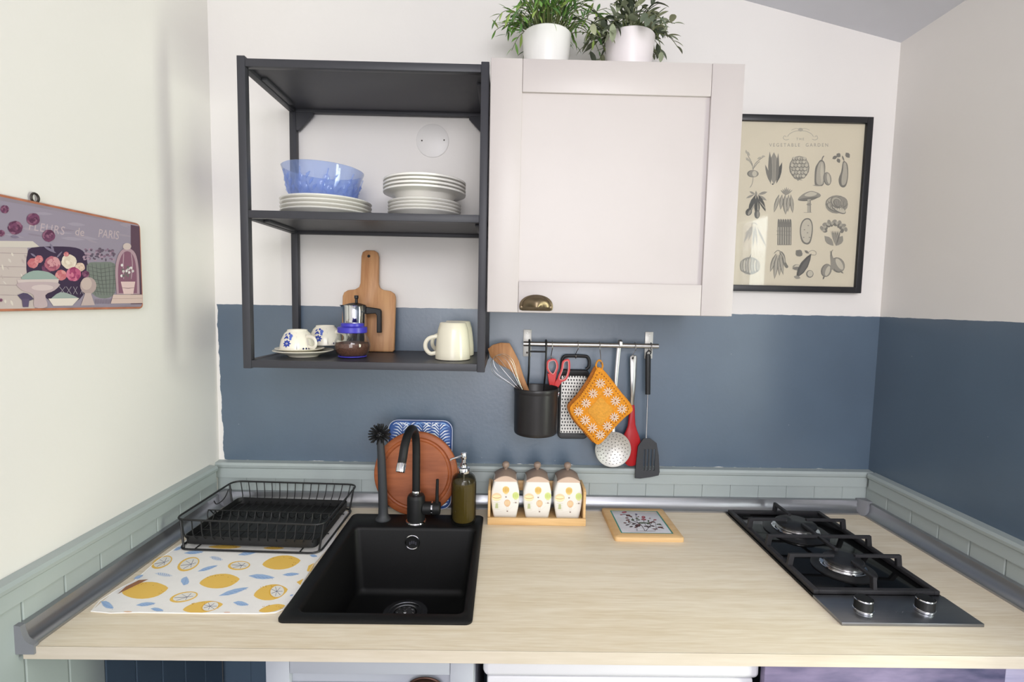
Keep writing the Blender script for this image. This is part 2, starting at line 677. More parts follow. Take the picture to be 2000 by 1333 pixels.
thin_glass('soap_glass', (206, 204, 196), 0.06, (80, 80, 74), 0.04)
mat('soap_liquid', (204, 180, 88), 0.35, var=0.12, vscale=12)
mat('lid_taupe', (152, 132, 118), 0.55, var=0.06, vscale=30)
mat('lid_face', (216, 190, 170), 0.5, var=0.04)
mat('teal', (70, 142, 126), 0.3)
mat('tile_white', (216, 216, 222), 0.15, spec=0.6)
mat('mat_cloth', (252, 249, 246), 0.85, var=0.015, vscale=60, bump=0.25, bscale=900)
mat('mat_back', (120, 84, 64), 0.85)
mat('tray_blue', (58, 92, 156), 0.35, var=0.05)
mat('appliance_white', (222, 221, 226), 0.3, var=0.005)
mat('void_black', (12, 12, 13), 0.6)
wood('plank_wash', (52, 58, 92), (158, 144, 176), 'x', 9.0, rough=0.6, stretch=4.0, fine=0.25)
wood('plank_navy', (52, 60, 92), (112, 112, 142), 'x', 6.0, rough=0.6, stretch=14.0)
wood('plank_pale', (168, 164, 196), (206, 200, 222), 'x', 6.0, rough=0.6, stretch=14.0)

# ------------------------------------------------------------------ the room
RW = 2.056           # room width
WT = 0.9             # worktop height
FRONT = -0.674       # worktop front edge
CX0, CX1, CS = 0.0, RW, 0.2286


def ceil_z(x):
    return 2.338 + (RW - x) * CS


def struct(name, mb, m, **k):
    o = mb.build(name, m, **k)
    return setp(o, kind='structure')


MBs = MB
struct('wall_back', MB().prism([(-.1, 0), (RW + .1, 0), (RW + .1, ceil_z(RW + .1)), (-.1, ceil_z(-.1))], 0.0, 0.12, 'y'), 'wall_back_paint', smooth=False)
struct('wall_left', MB().box(-.12, 0, -5.2, 0, 0, ceil_z(0)), 'wall_white', smooth=False)
wr = MB()
WY0, WY1, WZ0, WZ1 = -1.26, -0.745, 0.22, 2.03
wr.box(RW, RW + .12, WY1, 0, 0, ceil_z(RW)).box(RW, RW + .12, -5.2, WY0, 0, ceil_z(RW))
wr.box(RW, RW + .12, WY0, WY1, 0, WZ0).box(RW, RW + .12, WY0, WY1, WZ1, ceil_z(RW))
struct('wall_right', wr, 'wall_right_paint', smooth=False)
wf = MB()
wf.box(-.12, 0.0, -5.32, -5.2, 0, 2.9).box(1.72, RW + .12, -5.32, -5.2, 0, 2.5).box(0.0, 1.72, -5.32, -5.2, 2.25, 2.62)
struct('wall_front', wf, 'wall_white', smooth=False)
struct('floor', MB().box(-.12, RW + .12, -5.32, .12, -.08, 0), 'floor_tile', smooth=False)
c0, c1 = -.12, RW + .12
cl = MB().loft([[(c0, y, ceil_z(c0)), (c1, y, ceil_z(c1)), (c1, y, ceil_z(c1) + .1), (c0, y, ceil_z(c0) + .1)] for y in (-5.32, .12)])
struct('ceiling', cl, 'ceiling_white', smooth=False)
win = thing('window_1', None, None, (RW + .06, (WY0 + WY1) / 2, WZ0))
win['kind'] = 'structure'
fr = MB()
for a in ((WY0, WY0 + .035, WZ0, WZ1), (WY1 - .035, WY1, WZ0, WZ1), (WY0 + .035, WY1 - .035, WZ0, WZ0 + .05), (WY0 + .035, WY1 - .035, WZ1 - .05, WZ1)):
    fr.box(RW + .045, RW + .095, *a, bev=.003)
fr.build('window_frame', 'white_frame', win)
MB().box(RW + .066, RW + .071, WY0 + .034, WY1 - .034, WZ0 + .049, WZ1 - .049).build('pane', 'glass_clear', win, smooth=False)

# wainscot: tongue-and-groove boards with a cap rail, round three sides of the worktop
def wainscot(name, side, a0, a1, z1, pitch=0.0895):
    root = thing(name, None, None, (0, 0, 0))
    root['kind'] = 'structure'
    t = .012
    gap, bev = (.0005, .0012) if side == 'back' else (.0014, .0026)
    a = a0
    while a < a1 - .004:
        b = min(a + pitch, a1)
        lo, hi = a + gap / 2, b - gap / 2
        # the boards are painted pale sage above the worktop; below it those near the corner have a darker blue colour
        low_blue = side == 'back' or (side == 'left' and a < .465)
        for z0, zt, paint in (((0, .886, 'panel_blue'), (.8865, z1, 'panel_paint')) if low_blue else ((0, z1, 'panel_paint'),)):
            m = MB()
            if side == 'back':
                m.box(lo, hi, -t, -.0002, z0, zt, bev=bev)
            elif side == 'left':
                m.box(.0002, t, -hi, -lo, z0, zt, bev=bev)
            else:
                m.box(RW - t, RW - .0002, -hi, -lo, z0, zt, bev=bev)
            if hi - lo > .004:
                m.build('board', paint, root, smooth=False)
        a = b
    prof = [(0, 0), (.019, 0), (.019, .030), (.024, .034), (.026, .042), (.022, .049), (0, .051)]
    zz = z1 - .004
    m = MB()
    if side == 'back':
        m.loft([[(x, -d - .0002, zz + h) for d, h in prof] for x in (a0, a1)])
    elif side == 'left':
        m.loft([[(d + .0002, -x, zz + h) for d, h in prof] for x in (a0 + .019, a1)])
    else:
        m.loft([[(RW - d - .0002, -x, zz + h) for d, h in prof] for x in (a0 + .019, a1)])
    m.build('cap_rail', 'panel_paint', root, smooth=False)
    return root


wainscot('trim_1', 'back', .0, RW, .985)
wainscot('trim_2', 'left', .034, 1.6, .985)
wainscot('trim_3', 'right', .012, .86, .985)

# ------------------------------------------------------------------ worktop with cut-out for the sink
SX0, SX1, SY0, SY1 = .447, .835, -.601, -.098      # sink rim
HX0, HX1, HY0, HY1 = SX0 + .012, SX1 - .012, SY0 + .012, SY1 - .012
xs = [.022, HX0, HX1, RW - .014]
ys = [FRONT, HY0, HY1, -.014]
wt = thing('worktop', 'pale maple-effect laminate worktop running between the side walls', 'worktop', ((xs[0] + xs[-1]) / 2, FRONT / 2, .8755))
m = MB()
for i in range(3):
    for j in range(3):
        if i == 1 and j == 1:
            continue
        y0 = ys[j] + (.0012 if j == 0 else 0)
        m._add([(xs[i], y0, WT), (xs[i + 1], y0, WT), (xs[i + 1], ys[j + 1], WT), (xs[i], ys[j + 1], WT)], [(0, 1, 2, 3)])
        m._add([(xs[i], y0, .8755), (xs[i + 1], y0, .8755), (xs[i + 1], ys[j + 1], .8755), (xs[i], ys[j + 1], .8755)], [(3, 2, 1, 0)])
m._add([(HX0, HY0, WT), (HX1, HY0, WT), (HX1, HY1, WT), (HX0, HY1, WT), (HX0, HY0, .8755), (HX1, HY0, .8755), (HX1, HY1, .8755), (HX0, HY1, .8755)],
       [(0, 1, 5, 4), (1, 2, 6, 5), (2, 3, 7, 6), (3, 0, 4, 7)])
m._add([(xs[0], FRONT + .0012, WT), (xs[0], FRONT + .0012, .8755), (xs[0], -.014, .8755), (xs[0], -.014, WT)], [(0, 1, 2, 3)])
m.build('top', 'maple', wt, smooth=False)
MB().box(xs[0], xs[-1], FRONT, FRONT + .0012, .8755, WT, bev=.0005).build('front_edge', 'maple_edge', wt, smooth=False, label='lighter front edging strip')

# metal sealing strip along walls
st = thing('sealing_strip', 'grey metal sealing strip where the worktop meets the wainscot', 'strip', (1.0, -.03, WT))
prof = [(.0, .0003), (.031, .0003), (.031, .005), (.024, .007), (.016, .014), (.0115, .026), (.010, .038), (.0, .040)]
B0 = .0125
m = MB().loft([[(x, -B0 - d, WT + h) for d, h in prof] for x in (.045, RW - .045)])
m.build('back_strip', 'trim_metal', st, angle=60)
m = MB().loft([[(B0 + d, y, WT + h) for d, h in prof] for y in (-.05, -.668)])
m.build('left_strip', 'trim_metal', st, angle=60)
m = MB().loft([[(RW - B0 - d, y, WT + h) for d, h in prof] for y in (-.05, -.668)])
m.build('right_strip', 'trim_metal', st, angle=60)
for sx, x0 in ((1, B0), (-1, RW - B0)):
    base = [(0, 0), (.042, 0), (.044, -.008), (.036, -.036), (.030, -.044), (.0, -.042)]
    topp = [(0, 0), (.034, 0), (.034, -.010), (.020, -.024), (.010, -.034), (.0, -.034)]
    m = MB().loft([[(x0 + sx * a, -B0 + b, WT + .0003) for a, b in base], [(x0 + sx * a, -B0 + b, WT + .008) for a, b in base], [(x0 + sx * a * .9, -B0 + b * .9, WT + .043) for a, b in topp]])
    m.build('corner_cap', 'trim_plastic', st, label='grey plastic corner cap')
m = MB().loft([[(B0 + d * 1.08, y, WT + h * 1.06 - .0) for d, h in [(-.003, -.012)] + [(.031, -.012)] + prof[1:-1] + [(-.003, .040)]] for y in (-.668, -.678)])
m.build('end_cap', 'trim_plastic', st, label='grey plastic end cap')

# ------------------------------------------------------------------ black open wall shelf
S0, S1, ST, SB, SF = .2425, .8405, 2.112, 1.366, -.31
sh = thing('wall_shelf', 'black metal open wall shelf unit with three tiers', 'shelf', (.54, 0, SB))
PW = .0195
for x0, y0 in ((S0, SF), (S1 - PW, SF), (S0, -.022), (S1 - PW, -.022)):
    MB().box(x0, x0 + PW, y0, y0 + PW, SB, ST, bev=.0015).build('post', 'shelf_black', sh)
TIER = [ST - .006, 1.7525, 1.3865]
for k, zt in enumerate(TIER):
    zb = zt - .0185
    MB().box(S0 + PW, S1 - PW, SF + .001, SF + .0175, zb, zt, bev=.001).build('front_rail', 'shelf_black', sh)
    MB().box(S0 + PW, S1 - PW, -.0215, -.004, zb, zt, bev=.001).build('back_rail', 'shelf_black', sh)
    MB().box(S0 + .001, S0 + .0185, SF + PW, -.022, zb, zt, bev=.001).build('side_rail', 'shelf_black', sh)
    MB().box(S1 - .0185, S1 - .001, SF + PW, -.022, zb, zt, bev=.001).build('side_rail', 'shelf_black', sh)
    b = MB().box(S0 + .0185, S1 - .0185, SF + .0175, -.0215, zt - .010, zt - .001)
    bo = b.build('shelf_board', 'shelf_black', sh, smooth=False)
    if k < 2:
        for x in (S0 + .0195, S1 - .0335):
            MB().box(x, x + .014, -.23, -.07, zb + .002, zt - .0101, bev=.001).build('bracket', 'shelf_black', sh)
for s, x in ((1, S0 + PW), (-1, S1 - PW)):
    z0 = TIER[0] - .0185
    MB().prism([(x, z0), (x + s * .050, z0), (x + s * .050, z0 - .008), (x + s * .008, z0 - .052), (x, z0 - .052)], -.0215, -.014, 'y', bev=.0008).build('corner_plate', 'shelf_black', sh)

# ------------------------------------------------------------------ white wall cabinet
C0, C1, CB, CT, CF = .8435, 1.4445, 1.517, 2.113, -.33
cb = thing('wall_cabinet', 'white wall cabinet with a framed door beside the black shelf', 'cabinet', (1.144, 0, CB))
MB().box(C0, C1, -.31, -.0005, CB, CT, bev=.001).build('carcass', 'cabinet_white', cb, smooth=False)
XL, XR, ZB, ZT = .9195, 1.3665, 1.593, 2.0365
door = MB().box(XL - .004, XR + .004, CF + .0075, CF + .014, ZB - .004, ZT + .004)
door.box(C0 + .0015, C1 - .0015, CF + .014, -.3105, CB + .001, CT - .001)
door = door.build('door', 'cabinet_white', cb, smooth=False)
MB().box(C0 + .0015, XL, CF, CF + .0139, CB + .001, CT - .001, bev=.0012).build('stile', 'cabinet_white', door)
MB().box(XR, C1 - .0015, CF, CF + .0139, CB + .001, CT - .001, bev=.0012).build('stile', 'cabinet_white', door)
MB().box(XL + .0006, XR - .0006, CF + .0004, CF + .0139, ZT, CT - .001, bev=.0012).build('rail', 'cabinet_white', door)
MB().box(XL + .0006, XR - .0006, CF + .0004, CF + .0139, CB + .001, ZB, bev=.0012).build('rail', 'cabinet_white', door)


def cup_handle(parent, cx, z0, yf, w, h, dep, m):
    mb = MB()
    n, k = 18, 7
    for j in range(n):
        pass
    loops = []
    for j in range(k + 1):
        t = j / k * PI / 2
        lp = []
        for i in range(n + 1):
            a = PI * i / n
            rr = math.cos(t) * .78 + (.22 if j == 0 else .0) * 0
            xx = (w / 2) * .86 * math.cos(a) * math.cos(t * .92)
            zz = h * .93 * math.sin(a) ** .85 * math.cos(t * .92) if j < k else 0
            lp.append((cx + xx, yf - dep * math.sin(t) * (0.55 + .45 * math.sin(a) if j < k else 1) , z0 + zz))
        loops.append(lp)
    mb.loft(loops, False, False, closed=False)
    # back plate rim
    rim = [(cx + w / 2 * math.cos(PI * i / n), z0 + h * math.sin(PI * i / n) ** .85) for i in range(n + 1)]
    rim += [(cx - w / 2 * .97, z0 - h * .22), (cx - w / 2 * .82, z0 - h * .3), (cx + w / 2 * .82, z0 - h * .3), (cx + w / 2 * .97, z0 - h * .22)]
    mb.prism(rim, yf, yf - .0025, 'y', bev=.0008)
    o = mb.build('handle', m, parent, angle=60)
    for s in (-1, 1):
        MB().lathe([(0, -.0038), (.0026, -.0034), (.003, -.002)], (cx + s * w * .435, yf, z0 - h * .02), 10, 'y', cap0=False).build('screw', m, o)
    return o


cup_handle(door, .9635, 1.5315, CF - .0001, .082, .030, .020, 'bronze')['label'] = 'bronze cup handle'

# ------------------------------------------------------------------ potted plants on the cabinet
def leaf_mesh(name, L, W, fold, bend, m, round_=.0):
    mb = MB()
    rows = []
    n = 5
    for i in range(n + 1):
        t = i / n
        w = W / 2 * (math.sin(PI * min(1, t * .96 + .04)) ** (1 - .45 * round_)) * (1 if t < 1 else 0)
        z = -bend * t * t
        rows.append([(-w, t * L, z + fold * w), (0, t * L, z), (w, t * L, z + fold * w)])
    mb.loft(rows, False, False, closed=False)
    me = bpy.data.meshes.new(name)
    me.from_pydata([tuple(v) for v in mb.v], [], mb.f)
    me.materials.append(MATS[m])
    me.shade_smooth()
    return me


def plant(name, label, cx, cy, z0, pot_label, potm, ribs, leaves, n_stem, seed, spread, height, per, group=None):
    rnd = random.Random(seed)
    root = thing(name, label, 'plant', (cx, cy, z0), group=group)
    R1, H = .0645, .131
    prof = [(.001, .0), (R1 * .80, .0), (R1 * .83, .004), (R1 * .985, H - .012), (R1, H - .002), (R1 - .0015, H), (R1 - .005, H - .001), (R1 - .007, H - .02), (.001, H - .02)]
    if ribs:
        MB().lathe(prof, (cx, cy, z0), 108, mod=lambda a, h: 1 + .008 * math.cos(a * 36) * (1 if .004 < h < H - .02 else 0)).build('pot', potm, root)
    else:
        MB().lathe(prof, (cx, cy, z0), 48).build('pot', potm, root)
    MB().lathe([(.001, H - .019), (.057, H - .019), (.04, H - .012), (.001, H - .010)], (cx, cy, z0), 20).build('soil', 'soil', root)
    stems = MB()
    spots = []
    for s in range(n_stem):
        a = rnd.uniform(0, 2 * PI)
        q = math.sqrt(rnd.random())
        base = Vector((cx + .042 * q * math.cos(a), cy + .042 * q * math.sin(a), z0 + H - .014))
        out = spread * (.15 + q * rnd.uniform(.55, 1.1))
        hh = height * rnd.uniform(.6, 1.0) * (1.1 - .65 * q * rnd.random())
        dirv = Vector((math.cos(a), math.sin(a), 0))
        droop = rnd.uniform(.0, .08) * q
        if s % 6 == 0:
            droop += .07
            out *= 1.05
        pts = [base, base + dirv * out * .3 + Vector((0, 0, hh * .5)), base + dirv * out * .72 + Vector((0, 0, hh * .85 - droop * .4)), base + dirv * out + Vector((0, 0, hh - droop))]
        pts = curve_pts(pts, 4)
        pts = [p if p.y < -.015 else Vector((p.x, -.015 - .1 * (p.y + .015) * 0, p.z)) for p in pts]
        stems.tube(pts, [.0014 * (1 - .5 * i / len(pts)) for i in range(len(pts))], 4)
        for k in range(per):
            t = .25 + .75 * (k + rnd.random() * .6) / per
            idx = min(len(pts) - 2, int(t * (len(pts) - 1)))
            p = pts[idx].lerp(pts[idx + 1], t * (len(pts) - 1) - idx)
            tang = (pts[idx + 1] - pts[idx]).normalized()
            side = Vector((rnd.uniform(-1, 1), rnd.uniform(-1, .8), rnd.uniform(-.5, .6)))
            d = (tang * rnd.uniform(.35, .9) + side * .75).normalized()
            me = rnd.choice(leaves)
            L = max(v.co.y for v in me.vertices)
            if (p + d * L).y > -.01:
                d.y = -abs(d.y)
            up = Vector((rnd.uniform(-.6, .6), rnd.uniform(-1.0, .2), 1)).normalized()
            x = d.cross(up).normalized()
            zz = x.cross(d)
            sc = rnd.uniform(.7, 1.15)
            e = p + d * L * sc
            if any(q.z < z0 + H + .004 and math.hypot(q.x - cx, q.y - cy) < R1 + .004 for q in (p, p.lerp(e, .5), e)):
                continue
            mt = Matrix((x, d, zz)).transposed().to_4x4() @ Matrix.Scale(sc, 4)
            mt.translation = p - Vector((cx, cy, z0))
            spots.append((p.y, mt, me))
    # the nearest 290 leaves are leaves of their own, the rest one mass of foliage behind them
    spots.sort(key=lambda q: q[0])
    for _, mt, me in spots[:290]:
        o = bpy.data.objects.new('leaf', me)
        COL.objects.link(o)
        o.parent = root
        o.matrix_local = mt
    rest = MB()
    mats_ = sorted({me.materials[0].name for _, _, me in spots})
    for _, mt, me in spots[290:]:
        rest.cur = mats_.index(me.materials[0].name)
        rest._add([mt @ v.co for v in me.vertices], [list(p.vertices) for p in me.polygons])
    if rest.v:
        fo = rest.build('foliage', mats_, None)
        fo.parent = root
        fo['kind'] = 'stuff'
    stems.build('stems', 'stem_green', root)
    return root


gl = [leaf_mesh('leaf', .034, .0075, .3, .006, k) for k in ('leaf_green', 'leaf_dark', 'leaf_green', 'leaf_lime', 'leaf_dark')]
plant('potted_plant', 'bright green narrow-leaved plant in a smooth white pot on the cabinet', .985, -.17, CT, '', 'pot_white', False, gl, 105, 3, .112, .15, 7, 'potted plants on the wall cabinet')
sl = [leaf_mesh('leaf', .036, .0165, .25, .008, k, .8) for k in ('sage', 'sage_light', 'sage_dark', 'sage', 'sage_dark')]
plant('potted_plant', 'grey-green sage-leaved plant in a ribbed white pot on the cabinet', 1.205, -.17, CT, '', 'pot_pinkish', True, sl, 52, 12, .092, .12, 6, 'potted plants on the wall cabinet')

# ------------------------------------------------------------------ framed vegetable poster
po = thing('framed_poster', 'black framed vegetable chart on cream paper, half behind the cabinet', 'picture', (1.764, -.01, 1.59))
PX0, PX1, PZ0, PZ1 = 1.552, 1.976, 1.590, 2.1135
fw = .0185
for a in ((PX0, PX0 + fw, PZ0, PZ1), (PX1 - fw, PX1, PZ0, PZ1), (PX0 + fw, PX1 - fw, PZ0, PZ0 + fw), (PX0 + fw, PX1 - fw, PZ1 - fw, PZ1)):
    MB().box(a[0], a[1], -.0225, -.0008, a[2], a[3], bev=.0015).build('frame', 'frame_black', po)
MB().box(PX0 + fw, PX1 - fw, -.0122, -.004, PZ0 + fw, PZ1 - fw).build('paper', 'paper', po, smooth=False)
MB().box(PX0 + fw - .002, PX1 - fw + .002, -.0152, -.0142, PZ0 + fw - .002, PZ1 - fw + .002).build('pane', 'glass_clear', po, smooth=False)
hp = hom([0.000454545, -1.21738e-05, 1.50723, 3.62662e-06, -0.000491871, 2.14795, -3.38695e-06, -2.31132e-05, 1.0])
pr = Print(lambda u, v, l: (hp(u, v)[0], -.0123 - l, hp(u, v)[1]), 2e-5)
G1, G2, G3, G4, G5 = (84, 82, 79), (124, 119, 111), (152, 145, 134), (180, 171, 156), (200, 190, 172)


def bulb(cx, cy, rx, ry, rot=0, dark=G2, mid=G3, light=G5):
    pr.ell(cx, cy, rx, ry, dark, rot)
    a = math.radians(rot)
    pr.ell(cx + rx * .1, cy - ry * .02, rx * .84, ry * .93, mid, rot)
    pr.ell(cx + rx * .28 * math.cos(a), cy + rx * .28 * math.sin(a), rx * .4, ry * .78, light, rot)


def root_shape(x0, y0, x1, y1, w, dark=G2, light=G4):
    pr.leaf(x0, y0, x1, y1, w, dark)
    pr.leaf(x0 + w * .08, y0 + 3, x1, y1 - 4, w * .62, light)
    pr.line([(x0 + w * .2, y0 + (y1 - y0) * .2), (x0 * .4 + x1 * .6 + w * .1, y0 * .4 + y1 * .6)], 2, dark)


# heading: ornament and two lines of lettering
for s in (-1, 1):
    pr.line(curve_pts([(545, 185), (545 + s * 35, 188), (545 + s * 70, 205), (545 + s * 85, 225)], 4), 4, G4)
    pr.line(curve_pts([(545, 175), (545 + s * 30, 170), (545 + s * 60, 182)], 4), 3, G4)
    pr.line(curve_pts([(545 + s * 75, 240), (545 + s * 95, 245), (545 + s * 112, 235), (545 + s * 105, 218), (545 + s * 92, 225)], 4), 4, G4)
pr.ell(545, 178, 16, 12, G4)
pr.text('THE', 543, 240, 22, G3, 1.5)
pr.text('VEGETABLE  GARDEN', 534, 279, 31, G3, 1.45, .93)
# row 1: radish, maize, artichoke, squash, aubergine
for p in ([(235, 440), (230, 400), (205, 350), (190, 310)], [(237, 440), (250, 400), (290, 365), (312, 350)], [(235, 420), (215, 385), (190, 372)], [(240, 430), (262, 400), (280, 385)]):
    pr.line(curve_pts(p, 3), 5, G3)
for p in ((200, 320, 215, 350), (185, 315, 205, 340), (290, 352, 316, 352), (262, 370, 292, 356), (188, 360, 212, 378), (205, 385, 222, 368)):
    pr.leaf(*p, 13, G4)
bulb(235, 465, 38, 24)
pr.line(curve_pts([(236, 488), (234, 515), (226, 540), (215, 556)], 3), 4, G3)
pr.leaf(372, 535, 372, 325, 74, G3)
for i in range(-3, 4):
    pr.line([(372 + i * 8, 350 + abs(i) * 12), (372 + i * 9, 440), (372 + i * 5, 510)], 2, G4 if i % 2 else G2)
pr.leaf(350, 535, 345, 320, 26, G2)
pr.leaf(352, 530, 315, 405, 20, G2)
pr.leaf(388, 530, 425, 390, 26, G1)
pr.leaf(392, 520, 400, 330, 20, G2)
pr.ell(364, 533, 6, 5, G1)
pr.ell(537, 425, 66, 76, G2)
pr.ell(538, 422, 60, 70, G4)
for r_ in range(6):
    for i in range(5 - (r_ % 2)):
        x, y = 537 + (i - (4 - r_ % 2) / 2) * 25 * (1 - abs(r_ - 2.6) * .13), 368 + r_ * 23
        pr.ell(x, y, 14, 13, G2)
        pr.ell(x + 1, y - 3, 11, 10, G4 if (i + r_) % 2 else G5)
pr.line([(540, 495), (525, 508)], 18, G2)
pr.leaf(500, 495, 560, 508, 8, G3)
pr.poly(curve_pts([(655, 400), (675, 375), (697, 385), (706, 420), (700, 500), (692, 540), (660, 545), (638, 535), (637, 470), (642, 425)], 3, True), G2)
pr.poly(curve_pts([(663, 402), (680, 385), (697, 400), (700, 470), (690, 530), (665, 538), (648, 520), (650, 450)], 3, True), G4)
pr.leaf(684, 390, 684, 535, 20, G5)
pr.line(curve_pts([(684, 380), (688, 362), (698, 348)], 3), 7, G2)
bulb(720, 498, 26, 44, -8)
pr.leaf(622, 540, 690, 545, 8, G3)
pr.poly(curve_pts([(820, 390), (835, 385), (852, 410), (855, 480), (843, 540), (822, 555), (800, 540), (793, 500), (810, 450)], 3, True), G2)
pr.poly(curve_pts([(826, 395), (842, 400), (850, 470), (838, 530), (815, 538), (812, 495), (822, 440)], 3, True), G4)
for p in ((780, 335, 805, 355, 30), (752, 368, 785, 350, 22), (785, 365, 800, 395, 24), (840, 328, 864, 362, 30), (815, 345, 830, 385, 10)):
    pr.leaf(*p, G2)
# row 2: courgettes, carrots, mushroom, lettuce
for p in ((212, 580, 250, 600, 14), (330, 583, 270, 600, 18), (190, 625, 245, 600, 14), (325, 640, 270, 605, 18), (255, 575, 258, 620, 14)):
    pr.leaf(*p, G3)
for p in ((252, 600, 205, 735, 34), (262, 605, 262, 755, 36), (270, 600, 318, 712, 28)):
    pr.leaf(p[0], p[1], p[2], p[3], p[4], G1)
    pr.leaf(p[0] + 6, p[1] + 40, p[2] + 6, p[3] - 10, 7, G4)
bulb(208, 715, 20, 25, 25, G1, (92, 90, 86), G3)
bulb(262, 730, 18, 28, 0, G1, (92, 90, 86), G3)
for i in range(7):
    pr.leaf(450, 605, 415 + i * 13, 550 + abs(i - 3) * 7, 10, G3)
for p in ((405, 600, 372, 718, 26), (425, 600, 415, 700, 26), (445, 600, 448, 732, 34), (468, 600, 462, 715, 26), (482, 600, 494, 722, 26)):
    root_shape(*p)
pr.poly(curve_pts([(527, 632), (560, 598), (610, 578), (655, 588), (677, 605), (660, 622), (600, 630), (550, 642)], 4, True), G3)
pr.poly(curve_pts([(570, 605), (610, 583), (650, 592), (640, 606), (600, 614)], 4, True), G5)
pr.poly(curve_pts([(528, 634), (580, 622), (660, 616), (620, 638), (560, 644)], 4, True), G2)
pr.poly([(590, 632), (612, 630), (612, 718), (588, 718)], G4)
pr.line([(608, 635), (610, 716)], 8, G2)
pr.ell(600, 665, 16, 8, G3)
pr.line([(565, 718), (618, 718)], 4, G3)
pr.ell(780, 665, 74, 60, G3)
for i, (dx, dy, rx, ry) in enumerate(((-30, -10, 42, 36), (28, -14, 44, 38), (-10, 18, 58, 30), (12, 30, 54, 22), (0, -12, 44, 34), (4, -8, 30, 24))):
    pr.ell(780 + dx, 665 + dy, rx, ry, G2, 10 * i)
    pr.ell(780 + dx + 2, 663 + dy, rx - 5, ry - 5, (G4, G3, G4, G5, G4, G3)[i], 10 * i)
for i in range(7):
    a = i * .5
    pr.line(curve_pts([(720 + i * 18, 640 + 8 * math.sin(i)), (740 + i * 14, 665), (735 + i * 16, 700)], 3), 3, G2)
# row 3: beans, asparagus, potato, celery
for p in ((230, 800, 175, 915, 20), (238, 805, 205, 900, 14), (245, 810, 235, 940, 16), (250, 800, 262, 930, 12), (240, 810, 180, 860, 12), (262, 815, 320, 940, 14)):
    pr.leaf(*p, G4)
    pr.line([(p[0], p[1]), (p[2], p[3])], 2, G3)
pr.line(curve_pts([(225, 795), (245, 785), (265, 800)], 3), 4, G3)
for i in range(6):
    x = 402 + i * 15
    pr.poly(curve_pts([(x - 8, 930), (x - 6, 780), (x + 2, 762), (x + 9, 785), (x + 8, 930)], 3), G2)
    pr.poly([(x - 3, 926), (x - 2, 790), (x + 4, 790), (x + 4, 926)], G4)
    for k in range(3):
        pr.leaf(x, 775 + k * 12, x + 3, 790 + k * 12, 9, G2)
pr.line([(388, 838), (485, 842)], 4, G2)
pr.line([(388, 862), (485, 866)], 4, G2)
pr.poly(curve_pts([(550, 785), (575, 757), (608, 760), (624, 800), (622, 860), (608, 915), (582, 926), (552, 905), (540, 840)], 3, True), G2)
pr.poly(curve_pts([(556, 790), (578, 765), (604, 768), (618, 805), (615, 855), (602, 905), (580, 915), (558, 893), (547, 840)], 3, True), G5)
for x, y in ((595, 803), (570, 830), (603, 880), (565, 880), (590, 850)):
    pr.ell(x, y, 5, 4, G3)
for p in ((700, 870, 760, 935, 40), (820, 870, 775, 935, 44)):
    pr.leaf(*p, G3)
for i in range(8):
    x = 742 + i * 9
    pr.leaf(775, 935, x, 835, 12, G2 if i % 2 else G4)
for i in range(22):
    a = PI + PI * i / 21
    r_ = 48 + 22 * ((i * 7) % 3) / 2
    pr.ell(760 + r_ * 1.15 * math.cos(a), 838 + r_ * math.sin(a) * .9, 15, 11, (G2, G4, G3)[i % 3], i * 31)
# row 4: pumpkin, peppers, cucumber, onions
pr.ell(215, 1065, 66, 58, G3)
for i in range(-3, 4):
    pr.ell(215 + i * 17, 1066, 14, 54 - abs(i) * 6, G2)
    pr.ell(216 + i * 17, 1064, 11, 51 - abs(i) * 6, G4 if i % 2 else G5)
pr.line([(215, 1010), (222, 992)], 9, G2)
for p in ((385, 985, 347, 1105, 28), (392, 990, 375, 1152, 30), (405, 990, 408, 1130, 26), (410, 985, 432, 1125, 24)):
    root_shape(*p)
pr.line(curve_pts([(412, 975), (432, 1000), (440, 1045), (460, 1078)], 4), 20, G2)
pr.line(curve_pts([(414, 978), (433, 1005), (442, 1045)], 4), 8, G4)
pr.line(curve_pts([(372, 985), (395, 965), (420, 975)], 3), 5, G3)
for p in ((515, 965, 555, 1000, 46), (560, 985, 520, 1000, 24), (570, 965, 600, 985, 16)):
    pr.leaf(*p, G2)
pr.line(curve_pts([(590, 980), (620, 965), (645, 975), (640, 995), (600, 990)], 4), 3, G3)
pr.ell(520, 1075, 28, 20, G3)
pr.ell(525, 1072, 20, 14, G5)
pr.leaf(490, 1085, 540, 1075, 16, G2)
pr.leaf(515, 1148, 615, 985, 52, G1)
pr.leaf(528, 1135, 610, 1000, 30, (104, 100, 96))
pr.ell(605, 1118, 24, 25, G2)
pr.ell(607, 1116, 18, 20, G5)
pr.leaf(500, 1135, 545, 1145, 22, G3)
bulb(712, 1095, 34, 44, 20)
pr.leaf(700, 1130, 690, 1155, 10, G2)
bulb(787, 1060, 44, 52, -30)
pr.poly(curve_pts([(735, 1090), (742, 1050), (738, 1000), (745, 970), (752, 1000), (768, 1040), (760, 1090)], 3), G3)
pr.line([(745, 1000), (748, 970), (756, 960)], 4, G2)
pr.line([(742, 1000), (738, 968)], 4, G2)
pr.leaf(800, 1098, 825, 1115, 8, G2)
pr.line([(200, 1183), (870, 1200)], 2, G5)
pr.build('print', po)

